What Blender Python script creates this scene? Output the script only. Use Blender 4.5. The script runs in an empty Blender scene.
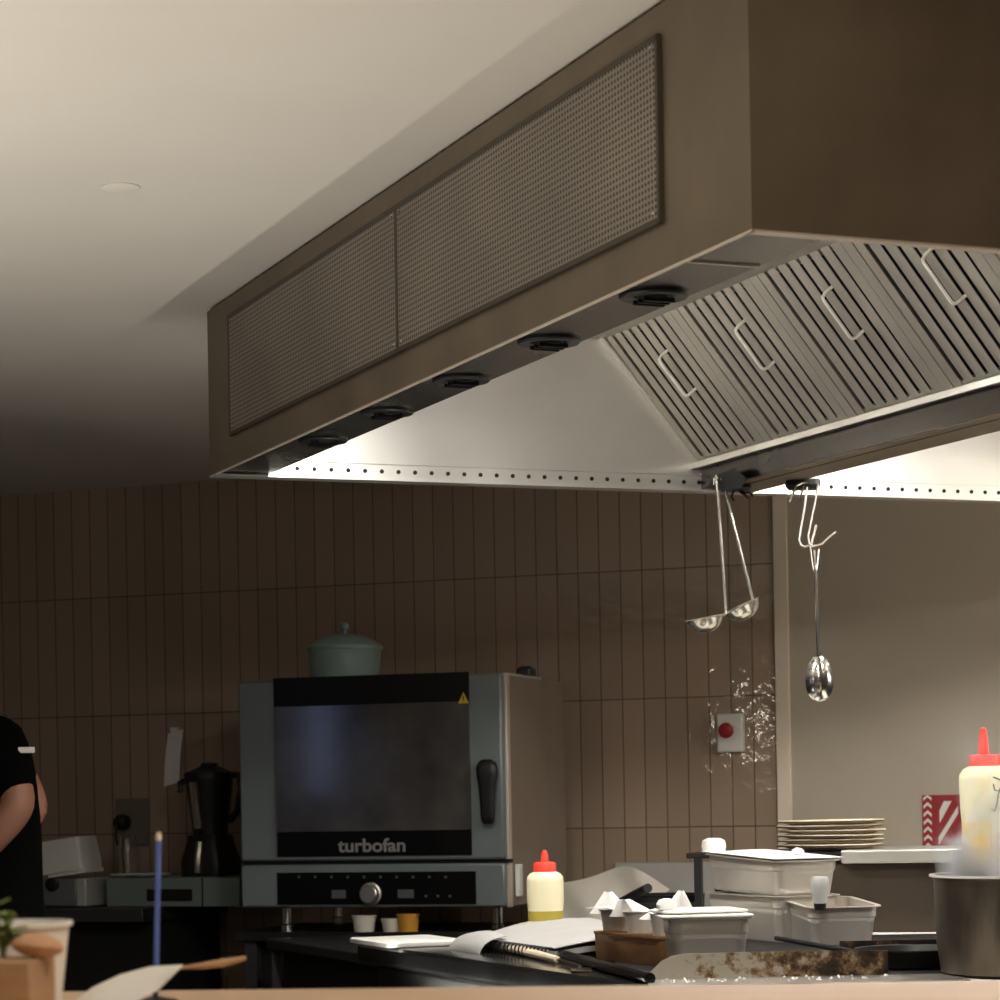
import bpy, bmesh, math, random
from mathutils import Vector, Matrix
random.seed(7)
S = bpy.context.scene
COL = S.collection
PI = math.pi
CAM_H = 1.25                      # eye height of the seated diner

# ------------------------------------------------------------------ view geometry
FPX, P0, RS = 2500.0, 794.5, 0.018
RC = math.sqrt(1 - RS * RS)
def ray(px, py):
    a, b = px - 500, py - P0
    return Vector(((a * RC - b * RS) / FPX, 1, (-a * RS - b * RC) / FPX))
def Zp(px, py, z):                # point of the place at height z (world metres) seen there
    r = ray(px, py); r = r * ((z - CAM_H) / r.z); r.z += CAM_H; return r
def Dp(px, py, d):                # point at distance d
    r = ray(px, py) * d; r.z += CAM_H; return r

# ------------------------------------------------------------------ mesh helper
class B:
    def __init__(s): s.bm = bmesh.new(); s.mi = 0
    def _face(s, vs):
        try:
            f = s.bm.faces.new(vs); f.material_index = s.mi; return f
        except ValueError: return None
    def box(s, x0, x1, y0, y1, z0, z1, M=None):
        P = [(x0,y0,z0),(x1,y0,z0),(x1,y1,z0),(x0,y1,z0),(x0,y0,z1),(x1,y0,z1),(x1,y1,z1),(x0,y1,z1)]
        v = [s.bm.verts.new(M @ Vector(p) if M else p) for p in P]
        for q in ((3,2,1,0),(4,5,6,7),(0,1,5,4),(1,2,6,5),(2,3,7,6),(3,0,4,7)): s._face([v[i] for i in q])
        return s
    def loft(s, loops, cap0=True, cap1=True, closed=False):
        R = [[s.bm.verts.new(p) for p in L] for L in loops]
        n = len(R[0])
        pairs = list(zip(R, R[1:])) + ([(R[-1], R[0])] if closed else [])
        for a, b in pairs:
            for i in range(n):
                j = (i + 1) % n
                s._face([a[i], a[j], b[j], b[i]])
        if not closed:
            if cap0: s._face(R[0][::-1])
            if cap1: s._face(R[-1])
        return s
    def lathe(s, prof, n=32, c=(0,0,0), cap0=True, cap1=True, M=None, closed=False):
        loops = []
        for r, z in prof:
            L = [Vector((c[0]+r*math.cos(2*PI*i/n), c[1]+r*math.sin(2*PI*i/n), c[2]+z)) for i in range(n)]
            loops.append([M @ p for p in L] if M else L)
        return s.loft(loops, cap0, cap1, closed)
    def rr(s, secs, c=(0,0,0), k=5, cap0=True, cap1=True, M=None):
        # rounded-rectangle sections (width, length, radius, z)
        loops = []
        for w, l, r, z in secs:
            L = []
            for qx, qy, a0 in ((1,1,0),(-1,1,90),(-1,-1,180),(1,-1,270)):
                for i in range(k + 1):
                    a = math.radians(a0 + 90 * i / k)
                    p = Vector((c[0]+qx*(w/2-r)+r*math.cos(a), c[1]+qy*(l/2-r)+r*math.sin(a), c[2]+z))
                    L.append(M @ p if M else p)
            loops.append(L)
        return s.loft(loops, cap0, cap1)
    def tube(s, pts, r, n=8, r1=None, cap=True):
        pts = [Vector(p) for p in pts]; loops = []
        m = len(pts); prev = None
        for i, p in enumerate(pts):
            t = (pts[min(i+1, m-1)] - pts[max(i-1, 0)]).normalized()
            if prev is None:
                up = Vector((0,0,1)) if abs(t.z) < .9 else Vector((1,0,0))
                a = t.cross(up).normalized()
            else:
                a = (prev - t * prev.dot(t)).normalized()
            prev = a; b = t.cross(a)
            rr_ = r if r1 is None else r + (r1 - r) * i / (m - 1)
            if isinstance(r, (list, tuple)): rr_ = r[i]
            loops.append([p + a*rr_*math.cos(2*PI*j/n) + b*rr_*math.sin(2*PI*j/n) for j in range(n)])
        return s.loft(loops, cap, cap)
    def prism(s, poly, f0, f1):
        # poly: list of (a,b); f0/f1 map (a,b) -> 3D point on either side
        return s.loft([[Vector(f0(*p)) for p in poly], [Vector(f1(*p)) for p in poly]])
    def sheet(s, fn, nu, nv, th):
        # a sheet with real thickness: fn(u,v)->Vector, thickened along its normals
        P = [[Vector(fn(i/nu, j/nv)) for j in range(nv+1)] for i in range(nu+1)]
        T, U = [], []
        for i in range(nu+1):
            rt, ru = [], []
            for j in range(nv+1):
                du = P[min(i+1,nu)][j] - P[max(i-1,0)][j]; dv = P[i][min(j+1,nv)] - P[i][max(j-1,0)]
                nn = du.cross(dv).normalized() * th / 2
                rt.append(s.bm.verts.new(P[i][j] + nn)); ru.append(s.bm.verts.new(P[i][j] - nn))
            T.append(rt); U.append(ru)
        for i in range(nu):
            for j in range(nv):
                s._face([T[i][j], T[i+1][j], T[i+1][j+1], T[i][j+1]])
                s._face([U[i][j], U[i][j+1], U[i+1][j+1], U[i+1][j]])
        for i in range(nu):
            s._face([T[i][0], U[i][0], U[i+1][0], T[i+1][0]]); s._face([T[i][nv], T[i+1][nv], U[i+1][nv], U[i][nv]])
        for j in range(nv):
            s._face([T[0][j], T[0][j+1], U[0][j+1], U[0][j]]); s._face([T[nu][j], U[nu][j], U[nu][j+1], T[nu][j+1]])
        return s
    def obj(s, name, mats, parent=None, bevel=0, ang=35, M=None):
        bmesh.ops.recalc_face_normals(s.bm, faces=s.bm.faces)
        me = bpy.data.meshes.new(name); s.bm.to_mesh(me); s.bm.free()
        for m in (mats if isinstance(mats, (list, tuple)) else [mats]): me.materials.append(m)
        for p in me.polygons: p.use_smooth = True
        me.set_sharp_from_angle(angle=math.radians(ang))
        o = bpy.data.objects.new(name, me); COL.objects.link(o)
        if M is not None: o.matrix_world = M
        if parent: o.parent = parent
        if bevel:
            m = o.modifiers.new('bevel', 'BEVEL'); m.width = bevel; m.segments = 2; m.limit_method = 'ANGLE'; m.angle_limit = math.radians(40)
        return o

def tag(o, label=None, cat=None, group=None, kind=None):
    if label: o['label'] = label
    if cat: o['category'] = cat
    if group: o['group'] = group
    if kind: o['kind'] = kind
    return o
def thing(name, label, cat, loc=(0,0,0), rz=0, group=None, M=None):
    o = bpy.data.objects.new(name, None); COL.objects.link(o); o.empty_display_size = .05
    if M is not None: o.matrix_world = M
    else: o.location = loc; o.rotation_euler = (0, 0, rz)
    return tag(o, label, cat, group)
def copy_tree(o, parent=None):
    c = o.copy(); COL.objects.link(c)
    if parent is not None: c.parent = parent
    for ch in list(o.children): copy_tree(ch, c)
    return c

# ------------------------------------------------------------------ materials
def srgb(r, g, b):
    f = lambda c: (c/255/12.92) if c/255 <= .04045 else ((c/255+.055)/1.055)**2.4
    return (f(r), f(g), f(b), 1)
def newmat(name):
    m = bpy.data.materials.new(name); m.use_nodes = True
    nt = m.node_tree; p = nt.nodes['Principled BSDF']; return m, nt, p
def N(nt, t, **k):
    n = nt.nodes.new(t)
    for a, v in k.items(): setattr(n, a, v)
    return n
def mat(name, col, rough=.5, metal=0, var=.0, scale=12, bump=0, bscale=60, trans=0, coat=0, stretch=None, spec=None, sss=0):
    m, nt, p = newmat(name)
    p.inputs['Base Color'].default_value = col; p.inputs['Roughness'].default_value = rough
    p.inputs['Metallic'].default_value = metal; p.inputs['Transmission Weight'].default_value = trans
    p.inputs['Coat Weight'].default_value = coat
    if spec is not None: p.inputs['Specular IOR Level'].default_value = spec
    if sss: p.inputs['Subsurface Weight'].default_value = sss; p.inputs['Subsurface Radius'].default_value = (.02,.01,.006)
    tc = N(nt, 'ShaderNodeTexCoord'); mp = N(nt, 'ShaderNodeMapping')
    nt.links.new(tc.outputs['Object'], mp.inputs[0])
    if stretch: mp.inputs['Scale'].default_value = stretch
    if var:
        no = N(nt, 'ShaderNodeTexNoise'); no.inputs['Scale'].default_value = scale; no.inputs['Detail'].default_value = 5
        nt.links.new(mp.outputs[0], no.inputs['Vector'])
        mr = N(nt, 'ShaderNodeMapRange'); mr.inputs[1].default_value = .3; mr.inputs[2].default_value = .7
        mr.inputs[3].default_value = 1 - var; mr.inputs[4].default_value = 1 + var
        nt.links.new(no.outputs['Fac'], mr.inputs[0])
        mx = N(nt, 'ShaderNodeMix', data_type='RGBA', blend_type='MULTIPLY'); mx.inputs[0].default_value = 1
        mx.inputs[6].default_value = col; nt.links.new(mr.outputs[0], mx.inputs[7])
        nt.links.new(mx.outputs[2], p.inputs['Base Color'])
        mr2 = N(nt, 'ShaderNodeMapRange'); mr2.inputs[3].default_value = max(.02, rough - .08); mr2.inputs[4].default_value = min(1, rough + .1)
        nt.links.new(no.outputs['Fac'], mr2.inputs[0]); nt.links.new(mr2.outputs[0], p.inputs['Roughness'])
    if bump:
        nb = N(nt, 'ShaderNodeTexNoise'); nb.inputs['Scale'].default_value = bscale; nb.inputs['Detail'].default_value = 3
        nt.links.new(mp.outputs[0], nb.inputs['Vector'])
        bp = N(nt, 'ShaderNodeBump'); bp.inputs['Strength'].default_value = bump; bp.inputs['Distance'].default_value = .002
        nt.links.new(nb.outputs['Fac'], bp.inputs['Height']); nt.links.new(bp.outputs[0], p.inputs['Normal'])
    return m
def emis(name, col, s):
    m, nt, p = newmat(name)
    p.inputs['Base Color'].default_value = col; p.inputs['Emission Color'].default_value = col; p.inputs['Emission Strength'].default_value = s
    return m

M_ceil = mat('ceiling_paint', srgb(226, 219, 206), .9, var=.02, scale=3, bump=.05, bscale=200)
M_grey = mat('plaster_greige', srgb(192, 180, 162), .85, var=.03, scale=4, bump=.05, bscale=150)
M_trim = mat('trim_paint', srgb(238, 222, 202), .6)
M_floor = mat('floor_vinyl', srgb(70, 66, 60), .6, var=.1, scale=3)
M_hood = mat('hood_brown_steel', srgb(130, 117, 99), .5, metal=.75, var=.16, scale=5, bump=.06, bscale=25)
M_steel = mat('brushed_steel', srgb(196, 192, 184), .33, metal=.95, var=.07, scale=6, bump=.03, bscale=30)
M_steelw = mat('soft_steel_sheet', srgb(214, 211, 204), .38, metal=.8, var=.05, scale=5, bump=.10, bscale=9)
M_filter = mat('filter_steel', srgb(176, 170, 158), .42, metal=.65, var=.08, scale=7)
M_deck = mat('pale_deck', srgb(222, 216, 206), .6, var=.05)
M_handle = mat('bright_wire', srgb(232, 228, 218), .3, metal=.3)
M_gframe = mat('grille_edge_steel', srgb(84, 75, 64), .5, metal=.6)
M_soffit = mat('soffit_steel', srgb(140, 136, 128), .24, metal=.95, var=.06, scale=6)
M_trough = mat('trough_steel', srgb(38, 34, 28), .26, metal=.95, var=.1, scale=2)
M_lip = mat('pale_folded_edge', srgb(214, 200, 184), .4, metal=.4)
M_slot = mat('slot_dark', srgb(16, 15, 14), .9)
M_black = mat('black_plastic', srgb(18, 18, 18), .42)
M_blackm = mat('black_matte_metal', srgb(24, 23, 22), .5, metal=.3, var=.15, scale=20)
M_gloss = mat('black_glossy_top', srgb(22, 22, 22), .16, var=.3, scale=9, bump=.08, bscale=14)
M_satin = mat('satin_steel', srgb(220, 214, 202), .2, metal=.85, bump=.25, bscale=30)
M_chrome = mat('polished_steel', srgb(225, 222, 216), .16, metal=1, bump=.02, bscale=20)
M_pan = mat('gastronorm_steel', srgb(204, 198, 188), .34, metal=.45, var=.06, scale=9)
M_white = mat('white_plastic', srgb(236, 234, 226), .45)
M_page = mat('notebook_page', srgb(168, 166, 162), .85, var=.04, scale=14)
M_paper = mat('white_paper', srgb(238, 236, 230), .85, var=.02, scale=20, bump=.05)
M_ovgrey = mat('oven_grey_steel', srgb(120, 129, 129), .42, metal=.3, var=.06, scale=5)
M_ovside = mat('oven_side_steel', srgb(150, 136, 122), .5, metal=.35, var=.10, scale=6)
M_panel = mat('oven_black_glass', srgb(9, 9, 10), .3, spec=.2)
M_silver = mat('silver_print', srgb(150, 148, 142), .4, metal=.3)
M_dim = mat('dim_grey_print', srgb(84, 84, 84), .5)
M_yellow = mat('yellow_print', srgb(226, 190, 40), .5)
M_red = mat('red_plastic', srgb(240, 72, 58), .4)
M_redd = mat('dark_red_paint', srgb(156, 28, 36), .45)
M_bottle = mat('milky_plastic', srgb(240, 232, 196), .42, sss=.2)
M_oil = mat('oil_seen_through', srgb(176, 160, 62), .4, sss=.15)
M_mayo = mat('pale_yellow_sauce', srgb(244, 214, 128), .4, sss=.2)
M_teal = mat('teal_enamel', srgb(134, 154, 150), .3, var=.04, scale=5, coat=.3)
M_wood = mat('pass_wood', srgb(214, 184, 154), .55, var=.06, scale=4, stretch=(1, 12, 8), bump=.05, bscale=20)
M_box = mat('box_wood', srgb(176, 140, 100), .6, var=.12, scale=8, stretch=(2, 2, 10))
M_bread = mat('brown_crust', srgb(196, 152, 116), .7, var=.18, scale=18, bump=.3, bscale=50)
M_leaf = mat('green_leaf', srgb(124, 146, 78), .55, var=.2, scale=20)
M_skin = mat('skin', srgb(150, 104, 82), .55, sss=.1)
M_cloth = mat('black_cotton', srgb(8, 8, 8), 1, spec=.05, bump=.1, bscale=90)
M_hair = mat('dark_hair', srgb(26, 20, 16), .7)
M_bluerod = mat('blue_plastic', srgb(92, 118, 196), .4)
M_tan = mat('pale_tip', srgb(222, 206, 180), .6)
M_cork = mat('brown_stained_tin', srgb(140, 104, 70), .42, metal=.45, var=.30, scale=9, stretch=(1, 1, 3))
M_plate = mat('cream_stoneware', srgb(226, 212, 184), .4, var=.04, scale=20)
M_platerim = mat('brown_plate_rim', srgb(74, 58, 44), .5)
M_cream = mat('cream_handle', srgb(226, 210, 184), .5)
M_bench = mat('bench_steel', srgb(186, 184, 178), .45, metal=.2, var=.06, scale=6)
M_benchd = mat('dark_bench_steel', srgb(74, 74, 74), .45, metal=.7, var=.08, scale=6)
M_riser = mat('greasy_dark_steel', srgb(76, 66, 55), .42, metal=.55, var=.15, scale=9, bump=.05)
M_potm = mat('used_pot_steel', srgb(100, 91, 80), .36, metal=.85, var=.35, scale=7, stretch=(3, 3, .8), bump=.05)
M_clear = mat('clear_glass', (.95, .97, .96, 1), .06, trans=1)
M_film = mat('frosted_film', srgb(206, 198, 184), .5, var=.05, scale=9)
M_smokey = mat('translucent_grey_plastic', srgb(188, 188, 184), .3, sss=.1)
M_bar = emis('fill_bar_lens', (1, .96, .89, 1), 19)
M_lamp = emis('hood_lamp_lens', (1, .97, .925, 1), 1.0)

def glass_door():
    m, nt, p = newmat('oven_door_glass')
    p.inputs['Base Color'].default_value = srgb(44, 42, 42); p.inputs['Roughness'].default_value = .16
    p.inputs['Coat Weight'].default_value = .4; p.inputs['Coat Roughness'].default_value = .08
    tc = N(nt, 'ShaderNodeTexCoord'); no = N(nt, 'ShaderNodeTexNoise'); no.inputs['Scale'].default_value = 5; no.inputs['Detail'].default_value = 3
    nt.links.new(tc.outputs['Object'], no.inputs['Vector'])
    cr = N(nt, 'ShaderNodeValToRGB'); cr.color_ramp.elements[0].position = .3; cr.color_ramp.elements[1].position = .75
    cr.color_ramp.elements[0].color = srgb(48, 47, 47); cr.color_ramp.elements[1].color = srgb(84, 80, 77)
    nt.links.new(no.outputs['Fac'], cr.inputs[0]); nt.links.new(cr.outputs[0], p.inputs['Base Color'])
    return m
M_glass = glass_door()

def tile_mat():
    m, nt, p = newmat('tall_stacked_tiles')
    tc = N(nt, 'ShaderNodeTexCoord'); sp = N(nt, 'ShaderNodeSeparateXYZ'); cb = N(nt, 'ShaderNodeCombineXYZ')
    nt.links.new(tc.outputs['Object'], sp.inputs[0])
    nt.links.new(sp.outputs['X'], cb.inputs['X']); nt.links.new(sp.outputs['Z'], cb.inputs['Y'])
    br = N(nt, 'ShaderNodeTexBrick'); br.offset = 0; br.squash = 1
    br.inputs['Scale'].default_value = 1; br.inputs['Brick Width'].default_value = .0752; br.inputs['Row Height'].default_value = .4305
    br.inputs['Mortar Size'].default_value = .0022; br.inputs['Mortar Smooth'].default_value = .35; br.inputs['Bias'].default_value = 0
    br.inputs['Color1'].default_value = srgb(172, 150, 130); br.inputs['Color2'].default_value = srgb(161, 141, 121); br.inputs['Mortar'].default_value = srgb(104, 86, 70)
    nt.links.new(cb.outputs[0], br.inputs['Vector']); nt.links.new(br.outputs['Color'], p.inputs['Base Color'])
    p.inputs['Roughness'].default_value = .075; p.inputs['Specular IOR Level'].default_value = .5
    # wavy hand-made glaze
    no = N(nt, 'ShaderNodeTexNoise'); no.inputs['Scale'].default_value = 22; no.inputs['Detail'].default_value = 2
    nt.links.new(cb.outputs[0], no.inputs['Vector'])
    b1 = N(nt, 'ShaderNodeBump'); b1.inputs['Strength'].default_value = .36; b1.inputs['Distance'].default_value = .004
    nt.links.new(no.outputs['Fac'], b1.inputs['Height'])
    iv = N(nt, 'ShaderNodeMath', operation='SUBTRACT'); iv.inputs[0].default_value = 1; nt.links.new(br.outputs['Fac'], iv.inputs[1])
    b2 = N(nt, 'ShaderNodeBump'); b2.inputs['Strength'].default_value = .8; b2.inputs['Distance'].default_value = .0015
    nt.links.new(iv.outputs[0], b2.inputs['Height']); nt.links.new(b1.outputs[0], b2.inputs['Normal']); nt.links.new(b2.outputs[0], p.inputs['Normal'])
    return m
M_tile = tile_mat()

def perforated():
    m, nt, p = newmat('perforated_sheet')
    tc = N(nt, 'ShaderNodeTexCoord'); sp = N(nt, 'ShaderNodeSeparateXYZ'); nt.links.new(tc.outputs['Object'], sp.inputs[0])
    def cell(sock, pitch, off):
        a = N(nt, 'ShaderNodeMath', operation='MULTIPLY_ADD'); a.inputs[1].default_value = 1/pitch; a.inputs[2].default_value = off; nt.links.new(sock, a.inputs[0])
        f = N(nt, 'ShaderNodeMath', operation='FRACT'); nt.links.new(a.outputs[0], f.inputs[0])
        s_ = N(nt, 'ShaderNodeMath', operation='SUBTRACT'); s_.inputs[1].default_value = .5; nt.links.new(f.outputs[0], s_.inputs[0])
        q = N(nt, 'ShaderNodeMath', operation='MULTIPLY'); nt.links.new(s_.outputs[0], q.inputs[0]); nt.links.new(s_.outputs[0], q.inputs[1]); return q.outputs[0]
    ad = N(nt, 'ShaderNodeMath', operation='ADD')
    nt.links.new(cell(sp.outputs['Y'], .0108, 0), ad.inputs[0]); nt.links.new(cell(sp.outputs['Z'], .0098, .2), ad.inputs[1])
    mr = N(nt, 'ShaderNodeMapRange'); mr.inputs[1].default_value = .05; mr.inputs[2].default_value = .14; nt.links.new(ad.outputs[0], mr.inputs[0])
    no = N(nt, 'ShaderNodeTexNoise'); no.inputs['Scale'].default_value = 4; no.inputs['Detail'].default_value = 4; nt.links.new(tc.outputs['Object'], no.inputs['Vector'])
    mr3 = N(nt, 'ShaderNodeMapRange'); mr3.inputs[1].default_value = .3; mr3.inputs[2].default_value = .7; mr3.inputs[3].default_value = .85; mr3.inputs[4].default_value = 1.1
    nt.links.new(no.outputs['Fac'], mr3.inputs[0])
    mx = N(nt, 'ShaderNodeMix', data_type='RGBA'); mx.inputs[6].default_value = srgb(38, 34, 30); mx.inputs[7].default_value = srgb(150, 139, 125)
    nt.links.new(mr.outputs[0], mx.inputs[0])
    m2 = N(nt, 'ShaderNodeMix', data_type='RGBA', blend_type='MULTIPLY'); m2.inputs[0].default_value = 1
    nt.links.new(mx.outputs[2], m2.inputs[6]); nt.links.new(mr3.outputs[0], m2.inputs[7])
    nt.links.new(m2.outputs[2], p.inputs['Base Color'])
    mm = N(nt, 'ShaderNodeMath', operation='MULTIPLY'); mm.inputs[1].default_value = .6; nt.links.new(mr.outputs[0], mm.inputs[0]); nt.links.new(mm.outputs[0], p.inputs['Metallic'])
    p.inputs['Roughness'].default_value = .5
    return m
M_perf = perforated()

def stained():
    m, nt, p = newmat('grease_stained_steel')
    tc = N(nt, 'ShaderNodeTexCoord'); mp = N(nt, 'ShaderNodeMapping'); mp.inputs['Location'].default_value = (3.1, .4, 1.7)
    nt.links.new(tc.outputs['Object'], mp.inputs[0])
    no = N(nt, 'ShaderNodeTexNoise'); no.inputs['Scale'].default_value = 20; no.inputs['Detail'].default_value = 10; no.inputs['Roughness'].default_value = .68; nt.links.new(mp.outputs[0], no.inputs['Vector'])
    sp = N(nt, 'ShaderNodeSeparateXYZ'); nt.links.new(tc.outputs['Object'], sp.inputs[0])
    a = N(nt, 'ShaderNodeMath', operation='MULTIPLY_ADD'); a.inputs[1].default_value = .5; a.inputs[2].default_value = -.11; nt.links.new(sp.outputs['X'], a.inputs[0])
    ad = N(nt, 'ShaderNodeMath', operation='ADD'); nt.links.new(no.outputs['Fac'], ad.inputs[0]); nt.links.new(a.outputs[0], ad.inputs[1])
    cr = N(nt, 'ShaderNodeValToRGB'); e = cr.color_ramp.elements
    e[0].position = .46; e[0].color = srgb(164, 156, 142); e[1].position = .68; e[1].color = srgb(26, 20, 15)
    x = e.new(.52); x.color = srgb(124, 100, 72); x = e.new(.59); x.color = srgb(62, 46, 32)
    nt.links.new(ad.outputs[0], cr.inputs[0]); nt.links.new(cr.outputs[0], p.inputs['Base Color'])
    p.inputs['Metallic'].default_value = .45; p.inputs['Roughness'].default_value = .4
    return m
M_stain = stained()

# ------------------------------------------------------------------ room shell
YAW = math.radians(-21)
Wp = Zp(207, 481, CAM_H + 1.14)
ZC = CAM_H + 1.14
wallM = Matrix.Translation((Wp.x, Wp.y, CAM_H + .742)) @ Matrix.Rotation(YAW, 4, 'Z')
T0 = 1.397                        # one vertical grout line, metres along the wall
wallM = wallM @ Matrix.Translation((T0 - .0752 * 18, 0, 0))
def wl(px, py):                   # pixel -> wall local (x along the wall, z)
    inv = wallM.inverted(); o = inv @ Vector((0, 0, CAM_H)); d = inv.to_3x3() @ ray(px, py)
    k = -o.y / d.y; return o.x + d.x * k, o.z + d.z * k
def wo(px, py, off):              # world point seen there on the plane `off` in front of the back wall
    inv = wallM.inverted(); o = inv @ Vector((0, 0, CAM_H)); d = inv.to_3x3() @ ray(px, py)
    k = (-off - o.y) / d.y; return wallM @ (o + d * k)
xe = wl(775.5, 660)[0]
b = B(); b.box(-4.5, xe, 0, .12, -1.992, .4); o = b.obj('wall_back', M_tile, M=wallM); tag(o, kind='structure')
xt = wl(789.5, 660)[0]
b = B(); b.box(xe, xt, -.012, .12, -1.992, .4); o = b.obj('trim_1', M_trim, M=wallM, bevel=.003); tag(o, kind='structure')
b = B(); b.box(xt, 4.6, 0, .12, -1.992, .4); o = b.obj('wall_right', M_grey, M=wallM); tag(o, kind='structure')
b = B(); b.box(-7, 6, -4, 12.5, ZC, ZC + .1); o = b.obj('ceiling', M_ceil); tag(o, kind='structure')
b = B(); b.box(-7, 6, -4, 12.5, -.1, 0); o = b.obj('floor', M_floor); tag(o, kind='structure')

# smoke detector rose on the ceiling
p = Zp(121, 187, ZC)
b = B(); b.lathe([(.046, 0), (.046, -.006), (.036, -.016), (.02, -.02), (.002, -.021)], 28, cap0=True)
o = b.obj('smoke_detector', M_ceil); o.scale = (.8, .8, .35); o.location = (p.x, p.y, ZC); tag(o, 'small white round detector fixed to the bare ceiling', 'smoke detector')

# ------------------------------------------------------------------ extractor hood
HN = Zp(752, 229, CAM_H + .75); HF = Zp(210, 476, CAM_H + .75)
uv_ = (HF - HN); HL = uv_.length; U = uv_.normalized(); NV = Vector((U.y, -U.x, 0)); UZ = Vector((0,0,1))
HTH = math.atan2(NV.y, NV.x)
HM = Matrix.Translation(HN) @ Matrix.Rotation(HTH, 4, 'Z')
HW, HH = 2.64, .38
def hp(v, u, z): return HM @ Vector((v, u, z))       # hood coordinates (across, along, above the rim)
hood = thing('extractor_hood', 'big brown steel island extractor hood hung under the ceiling over the cooking range', 'extractor hood', HN, HTH)
b = B(); b.box(0, .012, .012, HL, 0, HH); b.obj('side_panel', M_hood, hood)
b = B(); b.box(0, HW, 0, .012, 0, HH); b.obj('end_panel', M_hood, hood)['label'] = 'near end panel of brown steel'
b = B(); b.box(-.0008, .004, -.001, HL, -.003, .0); b.box(.0, HW, -.001, .018, -.003, 0); b.obj('bottom_lip', M_lip, hood)
b = B(); b.box(HW - .012, HW, .012, HL - .012, 0, HH); b.obj('side_panel', M_hood, hood)
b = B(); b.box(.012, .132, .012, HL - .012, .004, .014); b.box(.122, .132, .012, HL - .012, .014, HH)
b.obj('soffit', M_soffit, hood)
b = B(); b.box(.012, .13, .217, .222, .001, .0042); b.obj('soffit_seam', M_lip, hood)
b = B(); b.box(HW - .132, HW - .012, .012, HL - .012, .004, .014); b.box(HW - .132, HW - .122, .012, HL - .012, .014, HH); b.obj('soffit', M_steel, hood)
b = B(); b.box(.012, HW - .012, HL - .012, HL, 0, HH); b.obj('end_panel', M_steelw, hood)['label'] = 'bright far end panel inside the hood'
b = B(); b.box(.132, HW - .132, .012, HL - .012, HH - .012, HH); b.obj('roof_panel', M_steel, hood)
# skirt with its row of drilled holes
b = B(); b.box(.133, HW - .133, HL - .030, HL - .012, 0, .040); b.box(.133, HW - .133, HL - .034, HL - .03, .037, .041); b.box(.0, HW, HL - .05, HL + .002, -.004, 0)
b.mi = 1
Mh = Matrix.Rotation(PI / 2, 4, 'X')
v = .16
while v < HW - .14:
    b.lathe([(.0052, 0), (.0052, .0018)], 10, M=Matrix.Translation((v, HL - .030, .020)) @ Mh); v += .042
b.obj('drilled_skirt', [M_steelw, M_slot], hood)
# central trough
b = B(); b.box(1.258, 1.40, .013, HL - .03, 0, .062); b.mi = 1; b.box(1.30, 1.303, .04, HL - .05, -.0006, .001); b.obj('grease_trough', [M_trough, M_slot], hood)
b = B(); b.box(1.262, 1.298, .02, HL - .035, -.002, 0); b.box(1.305, 1.398, .02, HL - .035, -.002, 0); b.obj('trough_base', M_hood, hood)
b = B(); b.box(1.240, 1.262, .013, HL - .013, .054, .071); b.obj('trough_lip', M_steel, hood, bevel=.002)
b = B(); b.prism([(1.40, .06), (1.66, .372), (1.665, .368), (1.405, .056)], lambda a, z: (a, .013, z), lambda a, z: (a, HL - .013, z)); b.obj('rear_bank_panel', M_steel, hood)
fdl = Vector((-.25, 0, .30)).normalized()
b = B(); b.prism([(1.252, .070), (.985, .39 - .012), (.992, .39 - .012), (1.259, .07)], lambda a, z: (a, 2.622, z), lambda a, z: (a, HL - .012, z)); b.obj('end_strip', M_steelw, hood)
# grilles of the fresh-air plenum
for (u0, u1) in ((.266, 1.357), (1.361, 2.456)):
    b = B(); b.box(-.007, .0, u0, u1, .070, .334); g = b.obj('air_grille', M_perf, hood, bevel=.002)
    b = B()
    for (z0, z1) in ((.066, .0745), (.3285, .337)): b.box(-.008, -.0005, u0 - .002, u1 + .002, z0, z1)
    for (a0, a1) in ((u0 - .004, u0 + .004), (u1 - .004, u1 + .004)): b.box(-.008, -.0005, a0, a1, .066, .337)
    b.obj('grille_frame', M_gframe, g)
    b = B()
    b.bm.free()
    for uu in (u0 + .018, u1 - .018):
        for zz in (.083, .322):
            b = B(); b.lathe([(.003, 0), (.002, .0012)], 8, M=Matrix.Translation((-.007, uu, zz)) @ Matrix.Rotation(-PI/2, 4, 'Y')); b.obj('screw', M_chrome, g)
# black swivel air nozzles in the soffit
for k in range(5):
    u = .447 + .397 * k
    b = B(); b.lathe([(.030, .003), (.030, -.002), (.036, -.006), (.050, -.006), (.053, -.003), (.053, .003)], 32, c=(.071, u, .002)); n_ = b.obj('air_nozzle', M_black, hood)
    b = B(); b.lathe([(.010, -.012), (.024, -.008), (.026, -.002)], 20, c=(.071, u, .002))
    for q in range(3): b.box(.045, .097, u - .02 + q*.018, u - .016 + q*.018, -.012, -.005)
    b.obj('vane', M_blackm, n_)
# lamps inside the hood, tucked above the soffit
for (v, u, z) in ((.26, 2.05, .205), (.26, .75, .205), (1.90, 1.85, .27), (1.90, .65, .27)):
    b = B(); b.box(v - .05, v + .05, u - .13, u + .13, z, z + .045)
    if z > .25: b.box(v - .012, v + .012, u - .012, u + .012, z + .045, HH - .011)
    else: b.box(.131, v - .04, u - .012, u + .012, z + .015, z + .03)
    h_ = b.obj('lamp_housing', M_white, hood, bevel=.004)
    b = B(); b.rr([(.084, .24, .03, 0), (.084, .24, .03, -.012), (.06, .21, .028, -.02)], c=(v, u, z)); b.obj('lamp_lens', M_lamp, h_)

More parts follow.
